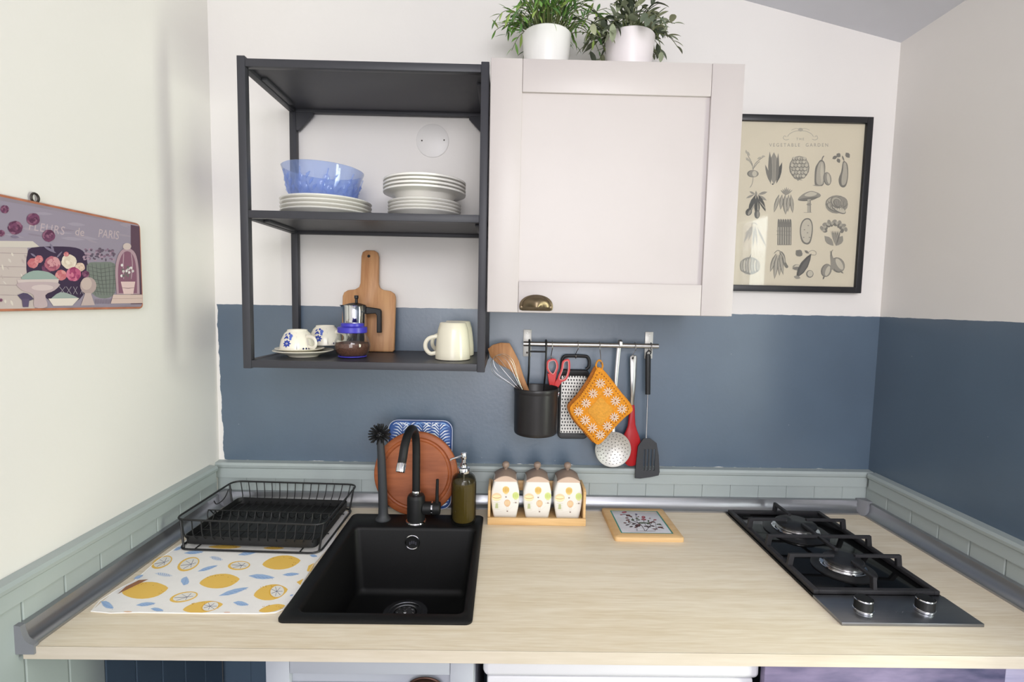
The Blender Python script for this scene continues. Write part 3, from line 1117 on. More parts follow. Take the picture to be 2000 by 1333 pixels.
# ------------------------------------------------------------------ tin plaque on the left wall
pq = thing('wall_plaque', 'mauve tin plaque printed with flowers and urns on the left wall', 'plaque', (0, -.53, 1.51))
Y0, Y1, Z0, Z1 = -.735, -.325, 1.5125, 1.709
pq_out = rrect(Y0, Y1, Z0, Z1, .008)
MB().prism(pq_out, .003, .0115, 'x', bev=.0015).build('plate', ['plaque_base'], pq)
ed = MB()
rim = [(.0085, y, z) for y, z in rrect(Y0 - .0005, Y1 + .0005, Z0 - .0005, Z1 + .0005, .008, 5)]
ed.tube(rim, .0032, 6, closed=True)
ed.build('rolled_edge', 'copper_edge', pq, label='copper coloured rolled edge')
hk = MB().tube([(.006, -.585 + .0075 * math.cos(a), 1.7195 + .0085 * math.sin(a)) for a in (2 * PI * i / 16 for i in range(16))], .0021, 6, closed=True)
hk.build('hanging_ring', 'iron', pq, label='dark iron hanging ring')
hq = hom([0.000303016, -7.82039e-06, -0.655989, -0.000299795, -0.000177791, 1.71999, -0.000196498, -3.61595e-06, 1.0])


def pqf(u, v, l):
    y, z = hq(u, v)
    return (.0116 + l, min(max(y, Y0 + .001), Y1 - .0005), min(max(z, Z0 + .001), Z1 - .001))


pr = Print(pqf, 2e-5)
pr.poly([(-160, 80), (1310, 355), (1310, 1160), (-160, 1230)], (150, 140, 156))
for i in range(26):
    rr = random.Random(i)
    x, y = rr.uniform(-100, 1250), rr.uniform(180, 560)
    y = max(y, 140 + x * .17)
    pr.leaf(x, y, x + rr.uniform(90, 260), y + rr.uniform(10, 40), rr.uniform(14, 40), rr.choice([(158, 146, 160), (142, 130, 146), (160, 150, 166), (150, 140, 158)]))
pr.poly([(1310, 355), (1425, 378), (1455, 1140), (1440, 1150), (1310, 1150)], (92, 68, 84))
pr.text('FLEURS', 470, 395, 120, (186, 168, 176), 1.15, .85, .15)
pr.text('de', 800, 430, 110, (190, 172, 176), 1.0, .9, .12)
pr.text('PARIS', 1090, 455, 118, (188, 170, 176), 1.0, .72, .12)
pr.poly([(-160, 515), (330, 520), (400, 578), (270, 585), (-160, 575)], (206, 196, 188))
pr.poly([(-160, 575), (275, 588), (290, 760), (330, 880), (350, 1200), (-160, 1225)], (196, 182, 178))
for y in (640, 775, 880, 960, 1060):
    pr.line([(-150, y - 6), (80, y), (290, y + 4)], 5, (150, 134, 136))
for i in range(16):
    rr = random.Random(40 + i)
    x, y = rr.uniform(-120, 250), rr.uniform(620, 1170)
    pr.leaf(x, y, x + rr.uniform(10, 40), y + rr.uniform(30, 70), rr.uniform(10, 22), rr.choice([(210, 200, 194), (182, 166, 164), (216, 206, 196)]))
pr.poly(curve_pts([(275, 650), (320, 585), (560, 572), (760, 585), (850, 640), (880, 760), (900, 900), (800, 1100), (560, 1160), (300, 900), (265, 760)], 3, True), (62, 48, 72))
pr.poly(curve_pts([(870, 760), (1000, 730), (1150, 745), (1160, 900), (1140, 1060), (1000, 1090), (900, 1000)], 3, True), (120, 126, 120))
for i in range(7):
    pr.line([(880 + i * 42, 745), (900 + i * 40, 900), (960 + i * 28, 1060)], 6, (84, 86, 86))
    pr.line([(1160, 770 + i * 44), (1010, 800 + i * 38), (880, 770 + i * 40)], 6, (90, 92, 90))
for i in range(60):
    rr = random.Random(90 + i)
    pr.ell(rr.uniform(840, 1150), rr.uniform(590, 720), rr.uniform(8, 18), rr.uniform(8, 16), rr.choice([(132, 106, 128), (112, 92, 110), (166, 140, 158), (96, 84, 100)]))


def rose(cx, cy, r, cols):
    rr = random.Random(int(cx * 3 + cy))
    n = 9
    pr.ell(cx, cy, r * .86, r * .8, cols[0], 0, 12)
    for ring_, k in ((.62, .42), (.38, .36), (.16, .28)):
        for i in range(n - int((.62 - ring_) * 10)):
            a = 2 * PI * i / n + rr.uniform(-.3, .3)
            pr.ell(cx + r * ring_ * math.cos(a), cy + r * ring_ * .9 * math.sin(a), r * k, r * k * .62, rr.choice(cols), math.degrees(a) + 90 + rr.uniform(-20, 20), 9)


PK = [(150, 62, 100), (186, 92, 126), (166, 74, 112), (204, 120, 144)]
SAL = [(192, 108, 116), (214, 146, 146), (200, 124, 130)]
DK = [(92, 52, 78), (116, 68, 98), (102, 60, 88), (138, 92, 116)]
for a in ((330, 740, 62, SAL), (390, 700, 48, SAL), (470, 790, 60, DK), (525, 745, 92, [(152, 84, 104), (206, 150, 156), (176, 104, 120)]), (690, 725, 88, [(214, 196, 180), (232, 218, 204), (222, 206, 190)]),
          (800, 780, 56, [(206, 176, 160), (222, 196, 180)]), (610, 860, 66, SAL), (735, 850, 86, PK), (855, 850, 42, DK), (45, 200, 50, DK), (150, 385, 84, DK), (330, 300, 76, DK), (485, 465, 74, DK), (10, 440, 40, DK), (660, 650, 30, SAL), (5, 1110, 20, DK)):
    rose(*a)
for p in ((500, 540, 540, 640, 24), (430, 570, 560, 640, 26), (560, 690, 620, 620, 18), (300, 640, 360, 680, 20), (100, 470, 190, 480, 26)):
    pr.leaf(*p, (128, 118, 140))
# stone urn, ball finial, small bowl
pr.poly(curve_pts([(225, 870), (330, 815), (480, 830), (570, 890), (560, 910), (240, 905)], 3, True), (150, 166, 160))
pr.poly([(165, 905), (585, 900), (580, 935), (175, 938)], (206, 190, 188))
pr.poly(curve_pts([(180, 935), (575, 935), (545, 1010), (450, 1060), (470, 1175), (340, 1180), (330, 1060), (215, 1010)], 3, True), (190, 170, 174))
pr.ell(420, 985, 110, 30, (208, 190, 190))
for i in range(4):
    pr.line([(590 + i * 70, 975), (650 + i * 60, 1050)], 10, (160, 150, 160))
    pr.line([(650 + i * 60, 975), (590 + i * 70, 1050)], 10, (150, 140, 152))
pr.poly(curve_pts([(500, 1100), (600, 1030), (720, 1060), (790, 1095)], 3), (156, 166, 162))
pr.poly([(480, 1095), (790, 1090), (720, 1165), (530, 1168)], (222, 210, 202))
pr.ell(880, 965, 82, 86, (178, 158, 156))
pr.ell(862, 945, 54, 62, (198, 178, 172))
pr.poly([(850, 1040), (905, 1040), (945, 1160), (805, 1165)], (194, 174, 172))
pr.leaf(170, 1060, 335, 1100, 80, (84, 74, 100))
pr.poly([(215, 1100), (290, 1100), (280, 1180), (225, 1180)], (96, 84, 112))
for i in range(12):
    pr.line([(950 + i * 16, 1100), (955 + i * 16, 1148)], 5, (96, 70, 92))
# bell jar with a small potted plant
pr.poly(curve_pts([(1165, 1050), (1150, 800), (1190, 640), (1270, 590), (1350, 640), (1385, 800), (1395, 1050)], 4), (176, 148, 158))
pr.poly(curve_pts([(1185, 1040), (1178, 800), (1212, 665), (1270, 620), (1330, 665), (1362, 800), (1368, 1040)], 4), (134, 92, 112))
pr.ell(1268, 572, 42, 34, (204, 186, 182))
for x in (1235, 1310):
    pr.line(curve_pts([(x, 640), (x - 6 if x < 1270 else x + 12, 760), (x, 900)], 4), 8, (182, 156, 166))
for i in range(14):
    rr = random.Random(300 + i)
    pr.ell(rr.uniform(1210, 1330), rr.uniform(760, 870), 13, 14, rr.choice([(226, 220, 220), (110, 104, 104), (204, 196, 196)]))
for x in (1250, 1275, 1300):
    pr.line([(x, 920), (x + 4, 790)], 7, (120, 112, 108))
pr.poly([(1205, 925), (1350, 925), (1330, 1050), (1235, 1050)], (220, 192, 190))
pr.line([(1215, 985), (1280, 992), (1340, 985)], 7, (140, 110, 116))
pr.poly([(1130, 1055), (1420, 1055), (1440, 1140), (1105, 1145)], (210, 186, 178))
pr.line([(1120, 1095), (1430, 1092)], 6, (170, 144, 140))
pr.build('print', pq)

# round blanking plate on the wall inside the shelf
cv = thing('blanking_plate', 'round white blanking plate with two screws, on the wall behind the plates', 'cover', (.661, 0, 2.0205))
MB().lathe([(.049, -.0003), (.049, -.0025), (.046, -.004), (.001, -.0045)], (.661, 0, 2.0205), 40, 'y', cap0=False).build('disc', 'plastic_white', cv)
for dx, dz in ((-.0315, -.001), (.035, .002)):
    MB().lathe([(.0024, -.0044), (.0018, -.0052), (.0002, -.0053)], (.661 + dx, 0, 2.0205 + dz), 8, 'y', cap0=False).build('screw', 'iron', cv)

# ------------------------------------------------------------------ crockery on the shelf
def plate_prof(r, h, well, t=.0035, rim=.0):
    return [(.001, t), (well * .9, t), (well, t + .0015), (r - .004, h - .001), (r - .0015, h), (r, h - .0012), (r - .0008, h - .0032 - rim), (r - .004, h - .0045 - rim),
            (well + .003, t - .001), (well, .0003), (well * .86, .0), (well * .84, .0012), (.001, .0014)]


def plates(n, kind, labels, cat, x, y, z0, step, prof, m, group):
    me_src = MB().lathe(prof, (0, 0, 0), 64, cap0=False, cap1=False)
    first = None
    for i in range(n):
        if first is None:
            o = me_src.build(kind, m, None, angle=50)
            first = o
        else:
            o = first.copy()
            COL.objects.link(o)
        o.location = (x, y, z0 + i * step)
        o.rotation_euler = (0, 0, .7 * i)
        setp(o, labels[i], cat, group)
    return first


pos = ['lowest', 'second from bottom', 'third from bottom', 'topmost']
plates(4, 'dinner_plate', [f'white dinner plate, {p} of the stack under the blue glass bowl' for p in pos], 'plate', .398, -.155, 1.7528, .0103, plate_prof(.1185, .020, .078), 'porcelain', 'dinner plates under the blue bowl')
plates(4, 'dessert_plate', [f'small white plate, {p} of four below the deep plates' for p in pos], 'plate', .664, -.155, 1.7528, .0088, plate_prof(.0985, .0255, .060), 'porcelain', 'small plates in the right stack')
soup = [(.001, .004), (.052, .004), (.062, .007), (.078, .030), (.086, .035), (.106, .040), (.1095, .0405), (.111, .039), (.1105, .0352), (.106, .034), (.088, .0315), (.081, .0285), (.0645, .0045), (.061, .0006), (.052, .0), (.05, .0014), (.001, .0016)]
plates(4, 'soup_plate', [f'deep white plate, {p} of four stacked on the small plates' for p in pos], 'plate', .664, -.155, 1.7936, .0096, soup, 'porcelain', 'deep plates in the right stack')

bw = thing('glass_bowl', 'blue pressed-glass bowl with fruit relief on the dinner plates', 'bowl', (.387, -.155, 1.7885), (0, math.radians(1.5), 0), world=False)
wav = lambda a, h: 1 + .004 * math.cos(12 * a)
MB().lathe([(.001, .0005), (.066, .0005), (.074, .003), (.080, .014), (.091, .050), (.0985, .078), (.1045, .0955), (.106, .0985), (.1045, .100), (.1025, .0985),
            (.0965, .080), (.088, .050), (.0765, .014), (.070, .007), (.001, .005)], n=72, mod=wav, cap0=False, cap1=False).build('bowl', 'blue_glass', bw, angle=60)
rel = MB()
rnd = random.Random(5)


def bowl_r(h):
    return .0805 + (h - .014) * .3 + .0004


def on_bowl(a, h, e=0):
    r = bowl_r(h) + e
    return Vector((r * math.cos(a), r * math.sin(a), h))


for k in range(9):
    a0 = 2 * PI * k / 9 + .12
    for da, h, rr in ((0, .044, .013), (.22, .036, .011), (.13, .060, .010)):
        rel.lathe([(.0001, .0035), (rr * .5, .003), (rr * .85, .0016), (rr, .0)], (0, 0, 0), 12, 'z', cap1=False)
        n = 12 * 4
        d = Vector((math.cos(a0 + da), math.sin(a0 + da), -.28)).normalized()
        x = Vector((-math.sin(a0 + da), math.cos(a0 + da), 0))
        y = d.cross(x)
        for i in range(len(rel.v) - n, len(rel.v)):
            q = rel.v[i]
            rel.v[i] = on_bowl(a0 + da, h) + x * q.x * .9 + y * q.y * 1.15 + d * q.z
    for j in range(3):
        aa, hh = a0 + .36 + .08 * j, .066 - .014 * j
        rel.tube([on_bowl(aa - .07, hh - .010, .0), on_bowl(aa, hh, .002), on_bowl(aa + .07, hh + .008, .0)], [.0008, .0046, .0006], 6, flat=.45)
    rel.tube([on_bowl(a0 + .02 + .05 * j, .026 + .02 * j + .006 * math.sin(j * 2), .0006) for j in range(4)], .0016, 5)
rel.build('fruit_relief', 'blue_glass', bw, label='raised fruit and leaf relief').__setitem__('kind', 'stuff')

# cutting board leaning on the wall
BZ = 1.3866
cbd = thing('cutting_board', 'wooden paddle cutting board leaning on the wall behind the coffee pot', 'board', (.481, -.052, BZ), (math.radians(-5.5), 0, 0), world=False)
hw, ht = .0785, .182
outl = curve_pts([(-hw + .004, .001), (-hw, .006)], 1) + [Vector(p) for p in [(-hw, ht - .020)]]
pts = [(-hw + .005, 0), (-hw, .006), (-hw, ht - .018), (-hw + .004, ht - .007), (-hw + .015, ht), (-.042, ht + .003), (-.0305, ht + .010), (-.0265, ht + .022), (-.0255, .285), (-.022, .297), (-.012, .303), (.012, .303), (.022, .297), (.0255, .285),
       (.0265, ht + .022), (.0305, ht + .010), (.042, ht + .003), (hw - .015, ht), (hw - .004, ht - .007), (hw, ht - .018), (hw, .006), (hw - .005, 0)]
MB().prism(pts, -.008, .008, 'y', bev=.0025).build('board', 'board_oak', cbd, angle=50)
MB().lathe([(.0045, -.0081), (.0042, -.0085), (.0001, -.0085)], (-.003, 0, .285), 14, 'y').build('hanging_hole', 'void_black', cbd)

# french press
fp = thing('coffee_press', 'chrome coffee press with black handle in front of the cutting board', 'coffee press', (.455, -.095, BZ))
c = (.455, -.095, BZ)


def spout(a, h):
    d = (a - PI + PI) % (2 * PI) - PI
    return 1 + .32 * math.exp(-(d / .28) ** 2) * max(0, (h - .120) / .018) if h > .120 else 1.0


MB().lathe([(.001, 0), (.031, 0), (.0325, .002), (.0325, .120), (.0332, .134), (.0345, .138), (.033, .138), (.0312, .130), (.031, .06), (.001, .06)], c, 48, mod=spout).build('body', 'chrome', fp, angle=50)
MB().lathe([(.0318, .132), (.030, .139), (.016, .1435), (.006, .145), (.001, .145)], c, 32, cap0=False).build('lid', 'black_plastic', fp)
MB().lathe([(.004, .145), (.004, .156), (.006, .158), (.0062, .166), (.001, .167)], (c[0] + .004, c[1], c[2]), 14).build('plunger_knob', 'black_plastic', fp)
hd = MB().prism([(c[0] + .0325, BZ + .128), (c[0] + .034, BZ + .134), (c[0] + .060, BZ + .131), (c[0] + .0735, BZ + .128), (c[0] + .0765, BZ + .122), (c[0] + .0765, BZ + .060), (c[0] + .0635, BZ + .060), (c[0] + .0635, BZ + .110), (c[0] + .060, BZ + .115), (c[0] + .0325, BZ + .113)], c[1] - .007, c[1] + .007, 'y', bev=.002)
hd.build('handle', 'black_plastic', fp)

# glass jar of ground coffee
jr = thing('coffee_jar', 'round glass jar of ground coffee with a bright blue lid', 'jar', (.479, -.2, BZ))
c = (.479, -.2, BZ)
MB().lathe([(.001, .0008), (.030, .0008), (.036, .0025), (.042, .010), (.0465, .022), (.048, .032), (.0455, .045), (.040, .056), (.0355, .064), (.0345, .070), (.0345, .078), (.0325, .078),
            (.0325, .070), (.0337, .063), (.038, .055), (.0435, .044), (.0460, .032), (.0445, .022), (.040, .011), (.034, .0045), (.001, .004)], c, 48, cap0=False, cap1=False).build('jar', 'glass_clear', jr, angle=60)
MB().lathe([(.001, .005), (.033, .0055), (.0392, .012), (.0436, .0225), (.0448, .031), (.0430, .038), (.030, .041), (.001, .042)], c, 32).build('ground_coffee', 'coffee', jr)
MB().lathe([(.0365, .0655), (.0385, .067), (.0385, .080), (.0365, .0815), (.031, .0825), (.030, .0835), (.030, .090), (.0285, .0915), (.001, .0915), (.001, .088), (.0345, .079), (.0352, .0655)], c, 40, cap0=False, cap1=False).build('lid', 'blue_lid', jr)
MB().tube([(c[0] + .036 * math.cos(a), c[1] + .036 * math.sin(a), BZ + .0028) for a in (2 * PI * i / 36 for i in range(36))], .0018, 6, closed=True).build('base_ring', 'blue_lid', jr, label='blue glass foot ring')

# saucers and small blue-patterned cups, upside down
sp = [(.001, .005), (.024, .005), (.028, .0062), (.060, .0135), (.0745, .0175), (.0765, .0175), (.0775, .016), (.075, .0145), (.058, .0095), (.040, .0035), (.038, .0), (.034, .0), (.033, .0018), (.001, .0018)]
s1 = MB().lathe(sp, n=56, cap0=False, cap1=False).build('saucer', 'ceramic_ivory', None, angle=50)
s1.location = (.348, -.2, BZ)
setp(s1, 'larger ivory saucer lying on the bottom shelf, beneath the small one', 'saucer', 'saucers on the bottom shelf')
s2 = MB().lathe([(r * .8, h * .8) for r, h in sp], n=48, cap0=False, cap1=False).build('saucer', 'ceramic_ivory', None, angle=50)
s2.location = (.343, -.212, BZ + .0098)
setp(s2, 'smaller ivory saucer stacked on the larger one under the front cup', 'saucer', 'saucers on the bottom shelf')


def cup(name, label, loc, rz, tilt=0.0):
    t = thing(name, label, 'cup', loc, (tilt, 0, rz), 'blue-patterned cups on the saucers', world=False)
    t.scale = (1.09, 1.09, 1.09)
    pf = [(.0405, .0), (.0395, .0), (.0388, .0022), (.0375, .010), (.034, .024), (.027, .037), (.020, .0425), (.001, .043), (.001, .046), (.019, .046), (.0205, .0495), (.0225, .0495), (.0235, .0455), (.0295, .040), (.0368, .025), (.0398, .011), (.0412, .0012)]
    MB().lathe(pf, n=48, cap0=False, cap1=False).build('bowl', 'ceramic_ivory', t, angle=50)
    hp_ = curve_pts([(.0385, 0, .010), (.052, 0, .007), (.062, 0, .014), (.061, 0, .026), (.050, 0, .033), (.033, 0, .034)], 5)
    MB().tube(hp_, .0042, 10, flat=.75, up=(0, 1, 0)).build('handle', 'ceramic_ivory', t)

    def rad(h):
        for (r0, h0), (r1, h1) in zip(pf[13:16][::-1], pf[12:15][::-1]):
            if h0 <= h <= h1:
                return r0 + (r1 - r0) * (h - h0) / (h1 - h0)
        return .0235 if h > .04 else .0412

    def fn(u, v, l):   # u: arc mm from the pattern centre, v: height mm
        h = .0035 + v * 1.18 / 1000.0
        r = rad(h) + .0003 + l
        a = PI * 1.57 + u * 1.3 / 1000.0 / .036
        return (r * math.cos(a), r * math.sin(a), h)
    p = Print(fn, 2e-5)
    B1, B2 = (52, 72, 160), (92, 112, 190)
    for k in range(8):
        a = 2 * PI * k / 8
        p.leaf(0, 12, 8 * math.cos(a), 12 + 8 * math.sin(a), 4, B1)
    p.ell(0, 12, 2, 2, (230, 226, 214), n=8)
    for a, b, cc, d in ((-9, 20, -2, 28), (-6, 26, 2, 22), (2, 28, 8, 22), (9, 26, 3, 31), (-10, 27, -5, 32), (8, 19, 3, 23), (-3, 33, 4, 30)):
        p.leaf(a, b, cc, d, 4, B2 if a > 0 else B1)
    for k in range(7):
        a = 2 * PI * k / 7
        p.ell(6 + 2.6 * math.cos(a), 27 + 2.4 * math.sin(a), 1.2, 1.1, B2, n=8)
    for k in range(16):
        p.ell(27 + k * 4.6, 1.5, 1.4, 2.4, (40, 44, 90), n=8)
    p.line([(17, 0), (17, 12), (16.5, 24), (16, 33)], .9, (120, 116, 120))
    p.build('pattern', t, 'blue flower pattern')
    return t


cup('small_cup', 'front ivory cup upside down on the saucers, blue flower facing forward', (.338, -.215, BZ + .0186), math.radians(-28))
cup('small_cup', 'rear ivory cup upside down behind the front cup, handle beside the jar', (.381, -.129, BZ + .0262), math.radians(-20))

# cream mugs, upside down


def mug(label, loc, rz):
    t = thing('mug', label, 'mug', loc, (0, 0, rz), 'cream mugs on the bottom shelf', world=False)
    pf = [(.0460, .0), (.0445, .0), (.0440, .003), (.0432, .03), (.0395, .070), (.0340, .092), (.001, .094), (.001, .0985), (.0330, .0985), (.0352, .0965), (.0405, .078), (.0440, .052), (.0462, .028), (.0470, .006), (.0470, .001)]
    MB().lathe(pf, n=52, cap0=False, cap1=False).build('body', 'ceramic_cream', t, angle=50)
    hp_ = curve_pts([(-.045, 0, .016), (-.060, 0, .014), (-.0715, 0, .026), (-.0725, 0, .042), (-.063, 0, .055), (-.041, 0, .061)], 5)
    MB().tube(hp_, .0055, 10, flat=.7, up=(0, 1, 0)).build('handle', 'ceramic_cream', t)
    return t


mug('front cream mug upside down on the bottom shelf, handle to the left', (.749, -.2, BZ), 0.12)
mug('rear cream mug upside down, mostly hidden behind the front mug', (.752, -.095, BZ), 0.18)

# ------------------------------------------------------------------ utensil rail and what hangs on it
RY, RZ = -.052, 1.4185
rl = thing('utensil_rail', 'steel utensil rail screwed to the blue wall below the cabinet', 'rail', (1.148, 0, RZ))
MB().tube([(.945, RY, RZ), (.9452, RY, RZ), (1.3508, RY, RZ), (1.351, RY, RZ)], [.004, .0076, .0076, .004], 16).build('bar', 'steel', rl)
for x in (.9585, 1.3365):
    b = MB().box(x - .0125, x + .0125, -.003, -.0004, 1.375, 1.4585, bev=.0008)
    b.box(x - .005, x + .005, RY, -.003, RZ - .004, RZ + .004)
    b = b.build('bracket', 'zinc', rl)
    for dz in (1.4475, 1.387):
        MB().lathe([(.0034, -.0031), (.003, -.0042), (.0001, -.0044)], (x, 0, dz), 12, 'y').build('screw', 'iron' if dz < 1.4 else 'zinc', b)


def s_hook(label, x, ylow, zlow):
    pts = [(x, RY + .006, RZ + .002), (x, RY + .002, RZ + .0098), (x, RY - .007, RZ + .0075), (x, RY - .0105, RZ), (x, RY - .0105, RZ - .012), (x, (RY + ylow) / 2 - .004, (RZ + zlow) / 2), (x, ylow + .003, zlow + .008), (x, ylow + .002, zlow + .001), (x, ylow - .004, zlow - .003), (x, ylow - .0095, zlow + .002), (x, ylow - .010, zlow + .006)]
    o = MB().tube(curve_pts(pts, 4), .0013, 6).build('hook', 'steel', None)
    return setp(o, label, 'hook', 'hooks on the utensil rail')


# black cutlery pot hanging by its wire frame
cx, cy, R0 = .985, -.083, .066
pt = thing('cutlery_pot', 'black metal cutlery pot hanging from left end of rail', 'pot', (cx, cy, 1.155))
MB().lathe([(.001, 1.155), (R0 * .90, 1.155), (R0 * .955, 1.158), (R0 * .972, 1.166), (R0 * .985, 1.276), (R0 * .99, 1.279), (R0, 1.281), (R0 * 1.01, 1.286), (R0 * 1.01, 1.291), (R0 * .985, 1.293), (R0 * .955, 1.290), (R0 * .945, 1.17), (.001, 1.168)], (cx, cy, 0), 56, cap0=False, cap1=False).build('pot', 'pot_black', pt, angle=50)
w = MB()
for x in (.9625, 1.0125):
    w.tube(curve_pts([(x, RY + .0105, RZ - .004), (x, RY + .010, RZ + .006), (x, RY, RZ + .0116), (x, RY - .0112, RZ + .004), (x, RY - .0118, RZ - .02), (x, RY - .006, 1.34), (x, -.0305, 1.30), (x, -.0265, 1.272)], 4), .0029, 8)
w.tube([(.9625, RY - .010, RZ - .022), (1.0125, RY - .010, RZ - .022)], .0027, 8)
w.build('wire_hanger', 'black_plastic', pt, label='black wire hanger hooked over the rail')

# spatula and whisk standing in the pot
wsp = thing('wooden_spatula', 'wide wooden spatula leaning left out of the black pot', 'spatula', (.972, -.07, 1.18))
out = [(0.839, 1.403), (0.853, 1.415), (0.877, 1.422), (0.903, 1.421), (0.918, 1.395), (0.932, 1.368), (0.946, 1.324), (0.962, 1.286), (.9975, 1.20), (.986, 1.18), (.976, 1.185), (0.953, 1.27), (0.931, 1.313), (0.903, 1.343), (0.869, 1.358), (0.847, 1.379)]
MB().prism([tuple(p) for p in out], -.072, -.0655, 'y', bev=.0015).build('spatula', 'spatula_wood', wsp, angle=50)
wk = thing('whisk', 'wire balloon whisk leaning left out of the black pot', 'whisk', (.96, -.1, 1.19))
P0 = Vector((.951, -.088, 1.268))
tip = Vector((.862, -.100, 1.384))
axis_ = (tip - P0).normalized()
s_ = Vector((0, 1, 0)).cross(axis_).normalized()
t_ = axis_.cross(s_)
L = (tip - P0).length
wm = MB()
for k in range(4):
    a = PI * k / 4 + .2
    d = s_ * math.cos(a) + t_ * math.sin(a) * .35
    ctrl = [P0, P0 + axis_ * L * .35 + d * .014, P0 + axis_ * L * .72 + d * .034, P0 + axis_ * L * .93 + d * .0255, P0 + axis_ * L * 1.0, P0 + axis_ * L * .93 - d * .0255, P0 + axis_ * L * .72 - d * .034, P0 + axis_ * L * .35 - d * .014, P0]
    wm.tube(curve_pts(ctrl, 6), .0006, 6)
wm.build('wires', 'steel', wk)
MB().tube([P0 + axis_ * .008, P0 - axis_ * .004, P0 - axis_ * .03, P0 - axis_ * .085], [.0055, .0085, .0075, .006], 14).build('handle', 'porcelain', wk, label='white handle')

# scissors
sc = thing('scissors', 'red handled scissors hanging between the black pot and the grater', 'scissors', (1.055, -.03, 1.29))
ys_ = -.033


def rz_ring(ctrl, w, name, m, y0, y1, parent, n=5):
    outer = [Vector(p) for p in curve_pts(ctrl, n, True)]
    cxy = sum(outer, Vector((0, 0))) / len(outer)
    inner = [Vector(q) for q in inset([tuple(p) for p in outer], w)]
    mb = MB()
    lo = []
    lo.append([(p.x, y0, p.y) for p in outer])
    lo.append([(p.x, y1, p.y) for p in outer])
    lo.append([(p.x, y1, p.y) for p in inner])
    lo.append([(p.x, y0, p.y) for p in inner])
    lo.append(lo[0])
    mb.loft(lo, False, False)
    return mb.build(name, m, parent, angle=50)


r1 = [(1.033, 1.373), (1.046, 1.37), (1.053, 1.351), (1.048, 1.332), (1.039, 1.321), (1.027, 1.327), (1.017, 1.344), (1.019, 1.365)]
r2 = [(1.076, 1.372), (1.087, 1.369), (1.089, 1.341), (1.082, 1.315), (1.07, 1.304), (1.055, 1.306), (1.053, 1.318), (1.061, 1.34), (1.065, 1.364)]
for r in (r1, r2):
    h = rz_ring(r, .0048, 'handle_ring', 'red_plastic', ys_ - .005, ys_ + .005, sc)
    inn = inset([tuple(p) for p in curve_pts(r, 5, True)], .0046)
    rz_ring([inn[i] for i in range(0, len(inn), 3)], .0016, 'grip_lining', 'pink_grip', ys_ - .0058, ys_ + .0058, h, 3)
MB().prism([(1.02, 1.327), (1.049, 1.329), (1.043, 1.293), (1.058, 1.262), (1.041, 1.262), (1.026, 1.296)], ys_ - .004, ys_ + .001, 'y', bev=.0012).build('shank', 'red_plastic', sc)
MB().prism([(1.054, 1.317), (1.068, 1.304), (1.057, 1.287), (1.050, 1.262), (1.036, 1.262), (1.036, 1.285)], ys_ + .0012, ys_ + .006, 'y', bev=.0012).build('shank', 'red_plastic', sc)
MB().prism([(1.058, 1.270), (1.042, 1.270), (1.036, 1.20), (1.036, 1.17), (1.046, 1.20)], ys_ - .0032, ys_ - .0012, 'y').build('blade', 'steel', sc)
MB().prism([(1.052, 1.270), (1.036, 1.270), (1.040, 1.20), (1.048, 1.17), (1.050, 1.20)], ys_ + .0014, ys_ + .0034, 'y').build('blade', 'steel', sc)

# grater
gr = thing('box_grater', 'flat grater in a black frame with a carrying handle on the rail', 'grater', (1.105, -.02, 1.12))
GX0, GX1, GZ0, GZ1 = 1.0585, 1.1515, 1.1215, 1.338
fo = rrect(GX0, GX1, GZ0, GZ1, .014)
fi = rrect(1.066, 1.144, 1.139, 1.319, .003)
lo = [[(x, -.021, z) for x, z in inset(fo, .002)], [(x, -.019, z) for x, z in fo], [(x, -.006, z) for x, z in fo], [(x, -.006, z) for x, z in fi], [(x, -.0195, z) for x, z in fi]]
lo.append([(x, -.021, z) for x, z in inset(fi, -.0012)])
lo.append(lo[0])
MB().loft(lo, False, False).build('frame', 'black_plastic', gr, angle=50)
hh = [(1.0665, -.0135, 1.333), (1.067, -.0135, 1.365), (1.072, -.0135, 1.3765), (1.082, -.0135, 1.380), (1.135, -.0135, 1.380), (1.146, -.0135, 1.376), (1.151, -.0135, 1.364), (1.150, -.0135, 1.348), (1.142, -.0135, 1.340)]
MB().tube(curve_pts(hh, 4), .0052, 10, flat=1.0).build('handle', 'black_plastic', gr)
MB().box(1.0655, 1.1445, -.0175, -.016, 1.1385, 1.3195).build('blade_plate', 'grater_steel', gr, smooth=False)
tm, th = MB(), MB()
for r in range(18):
    for q in range(9):
        x, z = 1.0705 + q * .0086 + (.0018 if r % 2 else -.0006), 1.1435 + r * .0102
        tm.lathe([(.0026, -.0176), (.0021, -.0188), (.0010, -.0193), (.0001, -.0194)], (x, 0, z + .0008), 7, 'y', cap0=False)
        th.prism([(x - .0017, z - .0028), (x + .0017, z - .0028), (x + .0017, z + .0014), (x, z + .0022), (x - .0017, z + .0014)], -.0195, -.0176, 'y')
tm.build('teeth', 'steel', gr)['kind'] = 'stuff'
th.build('tooth_holes', 'void_black', gr, smooth=False)['kind'] = 'stuff'

# crocheted pot holder
ph = thing('pot_holder', 'orange crocheted pot holder with white daisies hanging by a corner loop', 'pot holder', (1.17, -.07, 1.12))
hh_ = hom([0.000224038, -6.50402e-06, 1.03062, 1.66079e-06, -0.000243385, 1.41047, -1.75245e-06, -1.1959e-05, 1.0])


def HP(u, v):
    return hh_(u, v)


